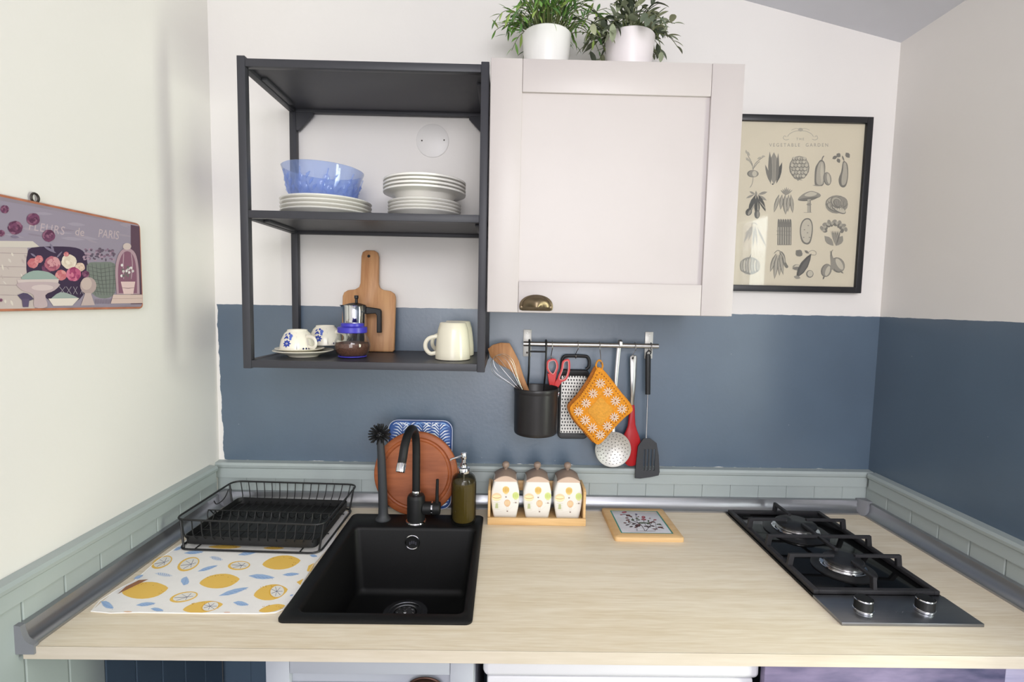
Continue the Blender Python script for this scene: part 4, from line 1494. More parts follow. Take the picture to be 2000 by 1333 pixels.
front = curve_pts([(600, 262), (650, 292), (720, 370), (800, 470), (890, 590), (985, 700), (1030, 790), (1012, 838), (930, 905), (840, 995), (740, 1110), (650, 1210), (590, 1252), (535, 1222), (440, 1110), (330, 990), (255, 880), (228, 800), (255, 740), (350, 640), (450, 500), (530, 370), (565, 295)], 2, True)
back = [(p[0] - 42, p[1] - 26 + (18 if p[1] > 900 else 0)) for p in front]
MB().prism([HP(*p) for p in front], -.0805, -.085, 'y', bev=.0018).build('front_panel', 'crochet', ph, angle=80)
MB().prism([HP(*p) for p in back], -.0755, -.0803, 'y', bev=.0018).build('back_panel', 'crochet_dark', ph, angle=80)
sq = curve_pts([(618, 640), (700, 720), (780, 805), (700, 920), (610, 1010), (530, 920), (452, 815), (540, 720)], 3, True)
MB().prism([HP(*p) for p in sq], -.0845, -.0866, 'y', bev=.0006).build('centre_square', 'crochet_light', ph, angle=80)
bord = MB()
for k in range(0, len(front)):
    a, b = front[k], front[(k + 1) % len(front)]
    for t in (0, .33, .66):
        u, v = a[0] + (b[0] - a[0]) * t, a[1] + (b[1] - a[1]) * t
        x, z = HP(u, v)
        bord.lathe([(.0001, -.0024), (.0018, -.0016), (.0026, 0), (.0018, .0016), (.0001, .0024)], (x, -.0828, z), 6, 'y')
bord.build('edging', 'crochet', ph)['kind'] = 'stuff'
lp = [HP(585, 290), HP(562, 235), HP(575, 185), HP(602, 162), HP(632, 182), HP(648, 235), HP(632, 290)]
MB().tube(curve_pts([(x, -.083, z) for x, z in lp], 4), .0026, 8).build('loop', 'crochet', ph)
hl = Print(lambda u, v, l: (HP(u, v)[0], -.0853 - l, HP(u, v)[1]), 3e-5)
cen = (618, 800)
for f_, nn in ((.885, 56), (.735, 48)):
    ins_ = [(cen[0] + (p[0] - cen[0]) * f_, cen[1] + (p[1] - cen[1]) * f_) for p in front]
    per = [Vector(p) for p in ins_]
    tot = sum((per[(i + 1) % len(per)] - per[i]).length for i in range(len(per)))
    stp = tot / nn
    acc = 0
    for i in range(len(per)):
        a, b = per[i], per[(i + 1) % len(per)]
        d = (b - a).length
        while acc < d:
            q = a.lerp(b, acc / d)
            rr = random.Random(int(q.x * 7 + q.y))
            if f_ > .8 or rr.random() < .75:
                hl.ell(q.x, q.y, 9, 7, (124, 56, 16), 45, 8)
            acc += stp
        acc -= d
for i in range(9):
    for s in (-1, 1):
        q = (618 + s * (18 + 142 * abs(i - 4) / 4 * 0 + s * 0), 0)
hl.build('stitch_gaps', ph, 'dark gaps between the stitches')
for (u, v, r) in ((615, 462, 60), (522, 595, 58), (715, 575, 60), (812, 690, 60), (897, 795, 58), (797, 900, 56), (708, 1018, 58), (430, 720, 58), (332, 828, 58), (420, 940, 60), (512, 1042, 62), (615, 1130, 58)):
    d = MB()
    x, z = HP(u, v)
    R_ = r * .000248
    for k in range(10):
        a = 2 * PI * k / 10 + u
        d.tube([(x + R_ * .2 * math.cos(a), -.0858, z + R_ * .2 * math.sin(a)), (x + R_ * .62 * math.cos(a), -.0871, z + R_ * .62 * math.sin(a)), (x + R_ * math.cos(a), -.0862, z + R_ * math.sin(a))], [.0008, .0018, .0011], 5)
    d = d.build('daisy', 'yarn_white', ph)
    MB().lathe([(.0016, -.0870), (.0012, -.0878), (.0001, -.0880)], (x, 0, z), 7, 'y').build('daisy_centre', 'yarn_core', d)

# skimmer
sk = thing('skimmer', 'perforated steel skimmer hanging behind the orange pot holder', 'skimmer', (1.226, -.04, 1.045))
scx, scz, sr = 1.2265, 1.0975, .0545
prof_s = [(sr, -.047), (sr * 1.02, -.0475), (sr * 1.0, -.0485), (sr * .94, -.0465), (sr * .7, -.040), (sr * .4, -.0355), (.001, -.034), (.001, -.0325), (sr * .4, -.034), (sr * .7, -.0385), (sr * .95, -.0455)]
MB().lathe(prof_s, (scx, 0, scz), 40, 'y', cap0=False, cap1=False).build('bowl', 'zinc', sk, angle=50)
ho = MB()
for ring, n in ((0, 1), (.2, 6), (.38, 11), (.56, 16), (.72, 21), (.86, 26)):
    rr_ = ring * sr
    yy = -.034 - .013 * (ring ** 2) - .0012
    for k in range(n):
        a = 2 * PI * k / max(n, 1) + ring * 3
        ho.lathe([(.0014, 0), (.0001, -.0001)], (scx + rr_ * math.cos(a), yy, scz + rr_ * math.sin(a)), 7, 'y')
ho.build('holes', 'void_black', sk, smooth=False)['kind'] = 'stuff'
MB().tube([(1.2275, -.0405, 1.148), (1.2275, -.034, 1.165), (1.2285, -.036, 1.28), (1.2345, -.040, 1.40), (1.2355, -.0405, 1.424), (1.2355, -.044, 1.433), (1.2355, -.054, 1.4345), (1.2355, -.063, 1.430), (1.2355, -.065, 1.418)], [.0055, .0056, .006, .0062, .0058, .005, .005, .005, .0045], 10, flat=.35, up=(0, 1, 0)).build('handle', 'steel', sk)

# red spoon with a steel handle
rs = thing('serving_spoon', 'red silicone spoon with a steel handle hanging behind the skimmer', 'spoon', (1.285, -.02, 1.04))
MB().prism([(1.272, 1.383), (1.278, 1.388), (1.289, 1.388), (1.294, 1.382), (1.294, 1.324), (1.29, 1.233), (1.279, 1.233), (1.275, 1.323)], -.028, -.032, 'y', bev=.001).build('handle', 'steel', rs, angle=50)
MB().lathe([(.0034, -.0321), (.0001, -.0324)], (1.2805, 0, 1.3785), 12, 'y').build('hanging_hole', 'void_black', rs)
sp_o = curve_pts([(1.278, 1.235), (1.292, 1.235), (1.298, 1.171), (1.314, 1.126), (1.319, 1.082), (1.308, 1.048), (1.289, 1.039), (1.272, 1.047), (1.257, 1.081), (1.257, 1.122), (1.274, 1.167)], 3, True)
MB().prism([tuple(p) for p in sp_o], -.022, -.030, 'y', bev=.003).build('spoon_head', 'red_silicone', rs, angle=60)

# black slotted turner
tn = thing('slotted_turner', 'dark grey slotted turner with a black handle at right end of rail', 'turner', (1.33, -.03, 1.01))
MB().tube([(1.326, -.034, 1.392), (1.3265, -.034, 1.384), (1.328, -.034, 1.34), (1.3305, -.034, 1.268)], [.0066, .0086, .0082, .0078], 12, flat=.7, up=(0, 1, 0)).build('handle', 'black_plastic', tn)
MB().tube(curve_pts([(1.3225, -.034, 1.388), (1.3215, -.035, 1.396), (1.3275, -.0355, 1.4035), (1.334, -.0355, 1.4005), (1.333, -.035, 1.392)], 4), .0022, 8).build('hanging_eye', 'black_plastic', tn)
MB().tube([(1.3305, -.034, 1.27), (1.3315, -.032, 1.18), (1.331, -.034, 1.125)], .0024, 10).build('shaft', 'chrome', tn)
tb = [(1.322, 1.131), (1.343, 1.131), (1.363, 1.117), (1.371, 1.078), (1.376, 1.026), (1.373, 1.015), (1.348, 1.009), (1.316, 1.004), (1.3, 1.005), (1.302, 1.053), (1.306, 1.106)]
tb = [Vector(p) for p in tb]
bx0, bx1 = min(p.x for p in tb), max(p.x for p in tb)
slots = [(1256.5, 1259.5), (1263.5, 1267), (1271, 1274.5), (1277.5, 1280.5)]
# outline with slots: vertical bars between slots, plus head and lip
zt_, zb_ = (1.335, 1.098)[1], (1.337, 1.03)[1]
s_x = [(1.324, 1.061)[0], (1.329, 1.061)[0], (1.334, 1.061)[0], (1.339, 1.061)[0], (1.344, 1.061)[0], (1.35, 1.062)[0], (1.355, 1.062)[0], (1.36, 1.062)[0]]


def clip(poly, f, keep):
    out_ = []
    for i in range(len(poly)):
        a, b = Vector(poly[i]), Vector(poly[(i + 1) % len(poly)])
        fa, fb = f(a) * keep, f(b) * keep
        if fa >= 0:
            out_.append(a)
        if fa * fb < 0:
            out_.append(a.lerp(b, fa / (fa - fb)))
    return out_


bl = MB()
top = clip(tb, lambda p: p.y - zt_, 1)
low = clip(tb, lambda p: p.y - zb_, -1)
mid = clip(clip(tb, lambda p: p.y - zt_, -1), lambda p: p.y - zb_, 1)
bars = [(-9, s_x[0])] + [(s_x[2 * i + 1], s_x[2 * i + 2]) for i in range(3)] + [(s_x[7], 9)]
pieces = [top, low] + [clip(clip(mid, lambda p, a=a: p.x - a, 1), lambda p, b=b: p.x - b, -1) for a, b in bars]
for p in pieces:
    bl.prism([tuple(q) for q in p], -.034, -.038, 'y')
bl.build('blade', 'grey_nylon', tn, smooth=False)

s_hook('steel hook holding the red scissors', 1.031, -.033, 1.3745)
s_hook('steel hook holding the black-framed grater', 1.108, -.0135, 1.3765)
s_hook('steel hook holding the orange pot holder', 1.1735, -.083, 1.368)
s_hook('steel hook holding the red spoon', 1.2805, -.030, 1.379)
s_hook('steel hook holding the slotted turner', 1.3285, -.0355, 1.402)

# ------------------------------------------------------------------ black sink
sn = thing('kitchen_sink', 'black granite inset sink with a square bowl', 'sink', (.641, -.35, .72))


def ring(x0, x1, y0, y1, r, z):
    return [(x, y, z) for x, y in rrect(x0, x1, y0, y1, r, 6)]


BX0, BX1, BY0, BY1 = .4775, .8165, -.572, -.187
m = MB().loft([ring(SX0 + .02, SX1 - .02, SY0 + .02, SY1 - .02, .01, .895), ring(SX0 + .016, SX1 - .016, SY0 + .016, SY1 - .016, .01, WT + .0003), ring(SX0, SX1, SY0, SY1, .014, WT + .0003), ring(SX0, SX1, SY0, SY1, .014, .9045), ring(SX0 + .003, SX1 - .003, SY0 + .003, SY1 - .003, .013, .907),
               ring(BX0 - .004, BX1 + .004, BY0 - .004, BY1 + .004, .018, .907), ring(BX0, BX1, BY0, BY1, .016, .9045), ring(BX0 + .002, BX1 - .002, BY0 + .002, BY1 - .002, .016, .898),
               ring(BX0 + .012, BX1 - .022, BY0 + .012, BY1 - .016, .022, .740), ring(BX0 + .016, BX1 - .026, BY0 + .016, BY1 - .020, .024, .728), ring(BX0 + .026, BX1 - .036, BY0 + .026, BY1 - .030, .03, .7225), ring(BX0 + .1, BX1 - .1, BY0 + .1, BY1 - .1, .05, .7205)], cap0=False)
m.build('basin', 'granite_black', sn, angle=50)
dc = (.640, -.288, .7208)
MB().lathe([(.058, .0), (.058, .0012), (.050, .0022), (.0455, .0022), (.044, .0005), (.041, .0005), (.040, .0018), (.034, .0022), (.031, .0), (.029, -.002), (.001, -.002)], dc, 40, cap0=False).build('drain', 'steel_brushed', sn, label='steel drain ring')
sb = MB().lathe([(.027, -.002), (.026, .002), (.018, .0045), (.006, .006), (.005, .012), (.001, .0125)], dc, 24, cap0=False)
for k in range(10):
    a = 2 * PI * k / 10
    sb.lathe([(.0038, .0026), (.003, .0045), (.0002, .005)], (dc[0] + .0215 * math.cos(a), dc[1] + .0215 * math.sin(a), dc[2]), 8)
sb.build('strainer', 'chrome', sn)
oc = (.641, -.1915, .867)
MB().lathe([(.0205, -.0002), (.0212, -.003), (.0195, -.0042), (.0180, -.003), (.0178, -.0006)], oc, 40, 'y', cap0=False, cap1=False).build('overflow_ring', 'chrome', sn)
ov = MB().lathe([(.0178, -.0012), (.0001, -.0012)], oc, 28, 'y', cap0=False)
ov.build('overflow_plate', 'black_matte', sn)
pr = Print(lambda u, v, l: (oc[0] + u, oc[1] - .0014 - l, oc[2] - v))
for k, (x0, x1, z0) in enumerate(((-.009, -.0055, -.001), (-.0035, .0, -.004), (.002, .0055, -.004), (.0075, .011, -.001))):
    pr.poly(rrect(x0, x1, z0, z0 + .009, .0012, 2), (74, 74, 84))
pr.build('overflow_slots', sn)

# tap
tp = thing('kitchen_tap', 'matt black gooseneck tap with side lever at the sink', 'tap', (.643, -.149, .907))
c = (.643, -.149, .907)
MB().lathe([(.001, 0), (.029, 0), (.0295, .002), (.0285, .0045), (.0262, .006)], c, 32, cap0=False).build('base_ring', 'chrome', tp, label='chrome base ring')
MB().lathe([(.0255, .006), (.0255, .070), (.0245, .074), (.0215, .080), (.014, .083), (.001, .083)], c, 32, cap0=False).build('body', 'black_matte', tp)
MB().lathe([(.0122, .082), (.0128, .085), (.0128, .090), (.0118, .092)], c, 24, cap0=False, cap1=False).build('collar', 'chrome', tp, label='chrome collar')
spt = [(.643, -.149, .997), (.643, -.149, 1.08), (.643, -.150, 1.125), (.642, -.156, 1.156), (.640, -.176, 1.182), (.638, -.206, 1.192), (.6355, -.238, 1.184), (.633, -.264, 1.163), (.631, -.280, 1.134), (.630, -.288, 1.122)]
MB().tube(curve_pts(spt, 5), .0112, 16).build('spout', 'black_matte', tp)
MB().tube([(.6301, -.2868, 1.1235), (.630, -.2882, 1.121), (.6285, -.296, 1.104), (.6284, -.2966, 1.1028)], [.0112, .0122, .0122, .0105], 18).build('aerator', 'chrome', tp, label='chrome spout tip')
yb = -.152
MB().tube([(.664, yb, .949), (.688, yb, .949)], .0185, 22).build('lever_barrel', 'black_matte', tp)
MB().tube([(.6878, yb, .949), (.6918, yb, .949)], .0188, 22).build('barrel_ring', 'chrome', tp, label='chrome ring on lever barrel')
MB().tube([(.6916, yb, .949), (.710, yb, .949), (.7125, yb, .949)], [.0185, .0185, .0165], 22).build('lever_cap', 'black_matte', tp)
MB().tube([(.7035, yb - .002, .965), (.7035, yb - .002, .998), (.7045, yb - .003, 1.035)], [.0052, .0046, .0042], 10).build('lever', 'black_matte', tp)

# dish brush in its stand
db = thing('dish_brush', 'black dish brush with a round bristle head standing beside the tap', 'brush', (.546, -.138, .907))
c = (.546, -.138, .907)
MB().lathe([(.001, 0), (.0215, 0), (.0218, .003), (.0165, .010), (.0138, .018), (.0132, .04)], c, 28, cap0=False, cap1=False).build('foot', 'grey_nylon', db)
MB().tube([(.546, -.138, .945), (.5445, -.138, 1.0), (.5415, -.139, 1.09), (.5385, -.141, 1.150)], [.0132, .0128, .0116, .0098], 18).build('handle', 'grey_nylon', db)
hc = Vector((.537, -.142, 1.158))
MB().lathe([(.001, -.014), (.010, -.011), (.0135, -.001), (.010, .010), (.001, .014)], hc, 16).build('head', 'black_plastic', db)
br = MB()
for i in range(84):
    zf = 1 - 2 * (i + .5) / 84
    a = i * 2.39996
    d = Vector((math.sqrt(1 - zf * zf) * math.cos(a), math.sqrt(1 - zf * zf) * math.sin(a), zf))
    if d.z < -.75:
        continue
    br.tube([hc + d * .011, hc + d * .0315, hc + d * .0325], [.0019, .0020, .0009], 6)
br.build('bristles', 'black_plastic', db)['kind'] = 'stuff'

# soap dispenser
sd = thing('soap_dispenser', 'ribbed smoky glass soap dispenser with chrome pump on the sink ledge', 'dispenser', (.779, -.150, .907))
c = (.779, -.150, .907)
rb = lambda a, h: 1 + (.035 * abs(math.sin(a * 14)) if .006 < h < .122 else 0)
MB().lathe([(.001, .001), (.030, .001), (.0345, .004), (.0346, .012), (.0346, .118), (.0346, .126), (.032, .136), (.025, .143), (.016, .146), (.0135, .148), (.0135, .153), (.0115, .153), (.0115, .147), (.024, .140), (.031, .131), (.0325, .118), (.0325, .014), (.030, .008), (.001, .007)], c, 112, mod=rb, cap0=False, cap1=False).build('bottle', 'soap_glass', sd, angle=70)
MB().lathe([(.001, .0085), (.029, .009), (.0315, .015), (.0315, .121), (.001, .121)], c, 40).build('soap', 'soap_liquid', sd)
MB().lathe([(.0165, .147), (.0168, .1485), (.0168, .160), (.0155, .162), (.0105, .164), (.0095, .168), (.0095, .1725), (.0082, .174), (.0058, .176), (.0055, .186), (.0078, .1875), (.0082, .190), (.0082, .202), (.0072, .2045), (.001, .205)], c, 28, cap0=False).build('pump', 'chrome', sd)
MB().tube(curve_pts([(c[0] - .006, c[1], c[2] + .196), (c[0] - .020, c[1] - .004, c[2] + .1925), (c[0] - .036, c[1] - .007, c[2] + .1875), (c[0] - .038, c[1] - .0075, c[2] + .184)], 4), [.0034] * 5 + [.0028] * 8, 10).build('nozzle', 'chrome', sd)
MB().tube([(c[0], c[1], c[2] + .146), (c[0] + .002, c[1], c[2] + .02)], .0028, 8).build('dip_tube', 'plastic_white', sd)

# round board and patterned tray behind the tap
tr = thing('serving_tray', 'blue tray with white feather strokes leaning behind the round board', 'tray', (.636, -.050, .9058), (math.radians(-4.6), 0, 0), world=False)
TX, TZ = .0985, .272
to = rrect(-TX, TX, 0, TZ, .030, 6)
MB().loft([[(x, .0, z) for x, z in to], [(x, -.011, z) for x, z in inset(to, -.0)], [(x, -.0115, z) for x, z in inset(to, .0025)], [(x, -.004, z) for x, z in inset(to, .006)], [(x, -.0035, z) for x, z in inset(to, .012)]]).build('tray', 'tray_blue', tr, angle=60)
ti = inset(to, .0085)


def clip_poly(poly, hull):
    out_ = [Vector(p) for p in poly]
    n = len(hull)
    for i in range(n):
        a, b = Vector(hull[i]), Vector(hull[(i + 1) % n])
        e = b - a
        if e.length < 1e-7:
            continue
        f = lambda p, a=a, e=e: e.x * (p.y - a.y) - e.y * (p.x - a.x)
        out_ = clip(out_, f, 1)
        if len(out_) < 3:
            return []
    return out_


pr = Print(lambda u, v, l: (u, -.0041 - l, v), 2e-5)
rnd = random.Random(11)
for col_ in range(-3, 4):
    for row in range(-1, 4):
        bx, bz = col_ * .062 + (.031 if row % 2 else 0), row * .084 + rnd.uniform(-.006, .006)
        lean = rnd.uniform(-.016, .016)
        for k in range(11):
            t = k / 11
            px_, pz_ = bx + lean * t, bz + .098 * t
            for s in (-1, 1):
                L_ = .040 * (1 - .5 * t)
                q = [(px_ + s * .0016, pz_), (px_ + s * L_ * .5, pz_ + .012), (px_ + s * L_, pz_ + .015)]
                w_ = .0026
                poly = [(q[0][0], q[0][1] - w_ * .5), (q[1][0], q[1][1] - w_ * .8), (q[2][0], q[2][1]), (q[1][0], q[1][1] + w_ * .8), (q[0][0], q[0][1] + w_ * .6)]
                if s < 0:
                    poly = poly[::-1]
                cp = clip_poly(poly, ti)
                if len(cp) >= 3:
                    pr.poly(cp, rnd.choice([(236, 240, 246), (222, 230, 242), (240, 243, 246), (140, 176, 226)]))
pr.build('feather_print', tr, 'white feather-stroke print')
rim_ = MB()
rim_.tube([(x, -.0113, z) for x, z in inset(to, .0012)], .0010, 5, closed=True)
rim_.build('rim', 'tile_white', tr, label='white rim')

rb_ = thing('round_board', 'round reddish wooden board with a juice groove leaning behind the tap', 'board', (.630, -.0835, .9003), (math.radians(-7.0), 0, 0), world=False)
R_ = .1245
rp_ = [(.001, .0), (R_ - .003, .0), (R_, -.003), (R_, -.014), (R_ - .003, -.017), (R_ - .0165, -.017), (R_ - .0185, -.0130), (R_ - .0225, -.0112), (R_ - .0265, -.0130), (R_ - .0285, -.017), (.001, -.017)]
MB().lathe(rp_, (0, 0, R_), 72, 'y', cap0=False, cap1=False).build('board', 'board_red', rb_, angle=60)

# ------------------------------------------------------------------ three canisters in a bamboo rack
cr = thing('canister_rack', 'light bamboo rack holding three canisters at the back of the worktop', 'rack', (.990, -.085, WT))
QX0, QX1, QY0, QY1 = .8485, 1.1325, -.150, -.0445
MB().box(QX0 + .0075, QX1 - .0075, QY0 + .0085, QY1 - .001, WT + .003, WT + .011, bev=.001).build('base_board', 'bamboo', cr)
MB().box(QX0, QX1, QY0, QY0 + .008, WT + .0003, WT + .0215, bev=.0015).build('front_lip', 'bamboo', cr)
for x in (QX0, QX1 - .0072):
    MB().prism([(QY0 + .0082, WT + .0003), (QY1, WT + .0003), (QY1, WT + .098), (QY1 - .012, WT + .104), (QY0 + .018, WT + .104), (QY0 + .0082, WT + .098)], x, x + .0072, 'x', bev=.0012).build('side_board', 'bamboo', cr)
MB().box(QX0 + .0074, QX1 - .0074, QY1 - .0075, QY1 - .0005, WT + .066, WT + .097, bev=.0012).build('back_slat', 'bamboo', cr)
hc_ = hom([0.000162261, -4.93063e-06, 0.826982, 1.14747e-06, -0.000176687, 1.08214, -1.30551e-06, -8.90904e-06, 1.0])
CW = [(.031, .0), (.0335, .004), (.0385, .030), (.0415, .055), (.0405, .080), (.0365, .098), (.0335, .108), (.0335, .110)]
c_ref = hc_(440, 650)[0]


def canister(label, cx):
    t = thing('canister', label, 'canister', (cx, -.092, WT + .0112), (0, 0, 0), 'balloon canisters in the bamboo rack', world=False)
    def sect(w, d, z, r=.006):
        return [(x, y, z) for x, y in rrect(-w, w, -d, d, r, 3)]
    D = .0375
    MB().loft([sect(w - (.002 if i in (0,) else 0), D - (.002 if i == 0 else 0) - (.0015 if i > 5 else 0), z) for i, (w, z) in enumerate(CW)]).build('jar', 'porcelain', t, angle=35)
    # vaulted lid: taupe roof, paler arched front
    n = 12
    prof_l = [(-.0335 + .067 * i / n, .110 + .004 + .0135 * math.sin(PI * i / n) ** .9) for i in range(n + 1)]
    outl = [(-.0335, .1102)] + prof_l + [(.0335, .1102)]
    lid = MB().loft([[(x, -.0355, z) for x, z in outl], [(x * .92, -.022, z + (.006 if z > .112 else 0)) for x, z in outl], [(x * .9, .0, z + (.009 if z > .112 else 0)) for x, z in outl], [(x * .92, .022, z + (.006 if z > .112 else 0)) for x, z in outl], [(x, .0345, z) for x, z in outl]], True, True)
    lid = lid.build('lid', 'lid_taupe', t, angle=40)
    fo_ = [(x * .985, z) for x, z in outl]
    MB().prism([(x, z if z < .113 else z - .0012) for x, z in fo_], -.0356, -.0372, 'y').build('lid_face', 'lid_face', lid, label='paler arched lid front')
    MB().lathe([(.0055, .131), (.0045, .137), (.0055, .1395), (.0095, .143), (.0112, .149), (.0095, .155), (.005, .1585), (.001, .159)], (0, 0, 0), 20, cap0=False).build('knob', 'lid_taupe', lid)
    f = lambda u, v, l: (hc_(u, v)[0] - c_ref, -.0376 - l, hc_(u, v)[1] - (WT + .0112))
    p = Print(f, 2e-5)
    def balloon(cx_, cy_, rx, ry, c1, c2, tail, bask=True):
        pts_ = [(cx_ + rx * math.cos(a), cy_ + ry * math.sin(a) * (1.0 if math.sin(a) < 0 else 1.25 - .1 * abs(math.cos(a)))) for a in (2 * PI * i / 20 for i in range(20))]
        p.poly(pts_, c1)
        for k in (-.6, -.2, .2, .6):
            p.ell(cx_ + k * rx, cy_ + ry * .02, rx * .13, ry * .86 * math.sqrt(1 - k * k), c2)
        if bask:
            p.line([(cx_ - rx * .3, cy_ + ry * 1.1), (cx_ - 8, cy_ + tail)], 3, (170, 150, 140))
            p.line([(cx_ + rx * .3, cy_ + ry * 1.1), (cx_ + 8, cy_ + tail)], 3, (170, 150, 140))
            p.poly([(cx_ - 14, cy_ + tail), (cx_ + 16, cy_ + tail), (cx_ + 12, cy_ + tail + 20), (cx_ - 10, cy_ + tail + 20)], (146, 124, 116))
    balloon(452, 510, 62, 62, (240, 208, 136), (216, 168, 84), 120)
    balloon(625, 612, 60, 62, (222, 228, 158), (196, 212, 120), 118)
    balloon(476, 742, 56, 58, (226, 186, 146), (240, 214, 172), 140)
    p.ell(290, 638, 88, 72, (240, 212, 170))
    p.ell(290, 652, 80, 50, (250, 232, 186))
    p.line([(212, 640), (250, 655), (290, 660), (330, 655), (370, 640)], 10, (208, 156, 104))
    p.line([(230, 740), (290, 735), (350, 740)], 5, (186, 180, 150))
    p.poly([(270, 750), (310, 750), (316, 840), (262, 840)], (190, 196, 150))
    for yy in (770, 800, 830, 855):
        p.line([(232, yy), (345, yy + 4)], 6, (200, 196, 160))
    p.line([(580, 740), (665, 745)], 8, (176, 164, 150))
    p.line(curve_pts([(330, 900), (420, 880), (520, 850), (590, 790)], 3), 2, (214, 204, 190))
    p.build('balloon_print', t, 'hot-air balloon print')
    return t


canister('left white balloon-printed canister in the rack, nearest the soap dispenser', .8985)
canister('middle of the three white balloon-printed canisters in the rack', .9925)
canister('right white balloon-printed canister in the rack, nearest the tile trivet', 1.0825)

# ------------------------------------------------------------------ trivet
tv = thing('tile_trivet', 'bamboo trivet with a flower-printed tile lying on the worktop', 'trivet', (1.2925, -.138, WT))
VX0, VX1, VY0, VY1 = 1.1975, 1.3875, -.2405, -.0442
to_ = rrect(VX0, VX1, VY0, VY1, .008, 4)
ti_ = rrect(1.2195, 1.3655, -.2155, -.0625, .002, 4)
z0, z1 = WT + .0003, WT + .0125
lo = [[(x, y, z0) for x, y in to_], [(x, y, z1 - .002) for x, y in to_], [(x, y, z1) for x, y in inset(to_, .002)], [(x, y, z1) for x, y in ti_], [(x, y, z1 - .003) for x, y in ti_]]
MB().loft(lo).build('frame', 'bamboo', tv, angle=50)
MB().box(1.2200, 1.3650, -.2150, -.0630, WT + .0096, WT + .0118, bev=.0006).build('tile', 'tile_white', tv)
hv = hom([0.000117903, 0.000173109, 1.22795, 4.39399e-06, -0.000307093, -0.0154069, -3.72105e-06, 0.000191783, 1.0])
pr = Print(lambda u, v, l: (*hv(u, v), WT + .0119 + l), 2e-5)
for a, b in (((1.2200, -.2150), (1.3650, -.2112)), ((1.2200, -.0668), (1.3650, -.0630)), ((1.2200, -.2112), (1.2238, -.0668)), ((1.3612, -.2112), (1.3650, -.0668))):
    o = len(pr.v)
    pr.v += [(a[0], a[1], WT + .01195), (b[0], a[1], WT + .01195), (b[0], b[1], WT + .01195), (a[0], b[1], WT + .01195)]
    pr.f.append([o, o + 1, o + 2, o + 3])
    pr.c.append(rgb((70, 146, 130)))
BR, DB, RD, GN = (96, 62, 60), (62, 46, 50), (150, 84, 92), (74, 84, 66)
for s in ([(925, 700), (870, 590), (800, 520), (640, 440), (610, 400)], [(940, 700), (1040, 600), (1110, 480), (1190, 400)], [(930, 690), (840, 560), (730, 470), (700, 330), (690, 260)], [(950, 700), (1060, 560), (1020, 430)], [(720, 705), (725, 650), (700, 645)], [(1190, 700), (1215, 600), (1195, 470)], [(1240, 600), (1215, 650), (1100, 640)], [(780, 540), (560, 470), (500, 420), (440, 410)], [(560, 480), (500, 540), (440, 545)], [(640, 440), (560, 310), (430, 270), (300, 275)], [(1030, 560), (960, 560), (900, 450), (890, 340)]):
    pr.line(curve_pts(s, 3), 11, DB)
pr.line([(720, 702), (950, 700), (1200, 702)], 12, DB)
pr.line([(490, 706), (720, 704), (1360, 690)], 6, (176, 170, 168))
rnd = random.Random(3)
for a in ((390, 210, 70, 24, RD), (310, 275, 34, 14, RD), (490, 295, 60, 26, BR), (560, 320, 40, 18, BR), (460, 360, 44, 16, BR), (480, 415, 56, 18, BR), (510, 460, 24, 30, BR), (410, 490, 44, 14, BR), (470, 540, 50, 15, DB), (570, 585, 48, 16, DB), (700, 265, 36, 18, (92, 84, 110)), (755, 325, 26, 12, BR), (610, 410, 40, 24, GN), (720, 370, 40, 18, GN), (760, 410, 46, 14, GN), (640, 515, 56, 18, DB), (740, 560, 76, 30, DB), (770, 545, 46, 26, BR), (840, 490, 90, 20, GN), (890, 340, 54, 32, RD), (905, 400, 60, 22, RD), (860, 390, 36, 14, RD), (1055, 370, 28, 20, (150, 130, 140)), (930, 490, 60, 14, GN), (1020, 500, 52, 26, GN), (1080, 480, 50, 20, BR), (1150, 465, 56, 16, BR), (1190, 410, 44, 18, RD), (960, 580, 66, 14, DB), (1010, 605, 30, 10, DB), (1050, 590, 40, 16, DB), (1130, 570, 56, 16, DB), (1290, 525, 64, 16, GN), (1340, 545, 40, 8, GN), (1330, 605, 80, 20, BR), (1390, 630, 44, 10, BR), (1180, 650, 46, 14, BR), (1240, 650, 30, 12, BR), (700, 600, 50, 18, BR), (1020, 440, 24, 24, GN)):
    pr.ell(a[0], a[1], a[2], a[3], a[4], rnd.uniform(-14, 14), 9)
    pr.ell(a[0] - a[2] * .1, a[1] - a[3] * .2, a[2] * .5, a[3] * .4, tuple(min(255, int(q * 1.35)) for q in a[4]), 0, 7)
pr.text('fleurs', 1100, 248, 40, (190, 190, 196), 1.0, 1.6) if False else None
pr.build('flower_print', tv, 'flower print with a teal border')

# ------------------------------------------------------------------ lemon-print mat
mt = thing('lemon_mat', 'white cloth mat printed with lemons and blue leaves left of the sink', 'mat', (.25, -.33, WT))
edge = [(0.062, -0.571), (0.055, -0.499), (0.067, -0.461), (0.059, -0.386), (.061, -.30), (.062, -.20), (.063, -.085), (.20, -.081), (.34, -.078), (.424, -.076), (.434, -.20), (0.445, -0.268), (0.437, -0.382), (0.447, -0.505), (0.443, -0.541), (0.432, -0.569), (0.353, -0.573), (0.251, -0.574), (0.158, -0.573)]
edge = [Vector(p) for p in edge]
MB().prism([tuple(p) for p in edge], WT + .0003, WT + .0018, 'z').build('cloth', 'mat_cloth', mt, smooth=False)
hem = MB()
hem.tube([(p.x, p.y, WT + .0013) for p in curve_pts(edge, 2, True)], .0013, 6, closed=True)
hem.build('hem', 'mat_cloth', mt)
hm = hom([0.000349123, 0.000503671, -0.241207, 1.27116e-05, -0.000893783, -0.229848, -1.08242e-05, 0.000557877, 1.0])
pr = Print(lambda u, v, l: (*hm(u, v), WT + .00185 + l), 2e-5)
cc, s0 = (0.067, -0.483), None
fold = MB()
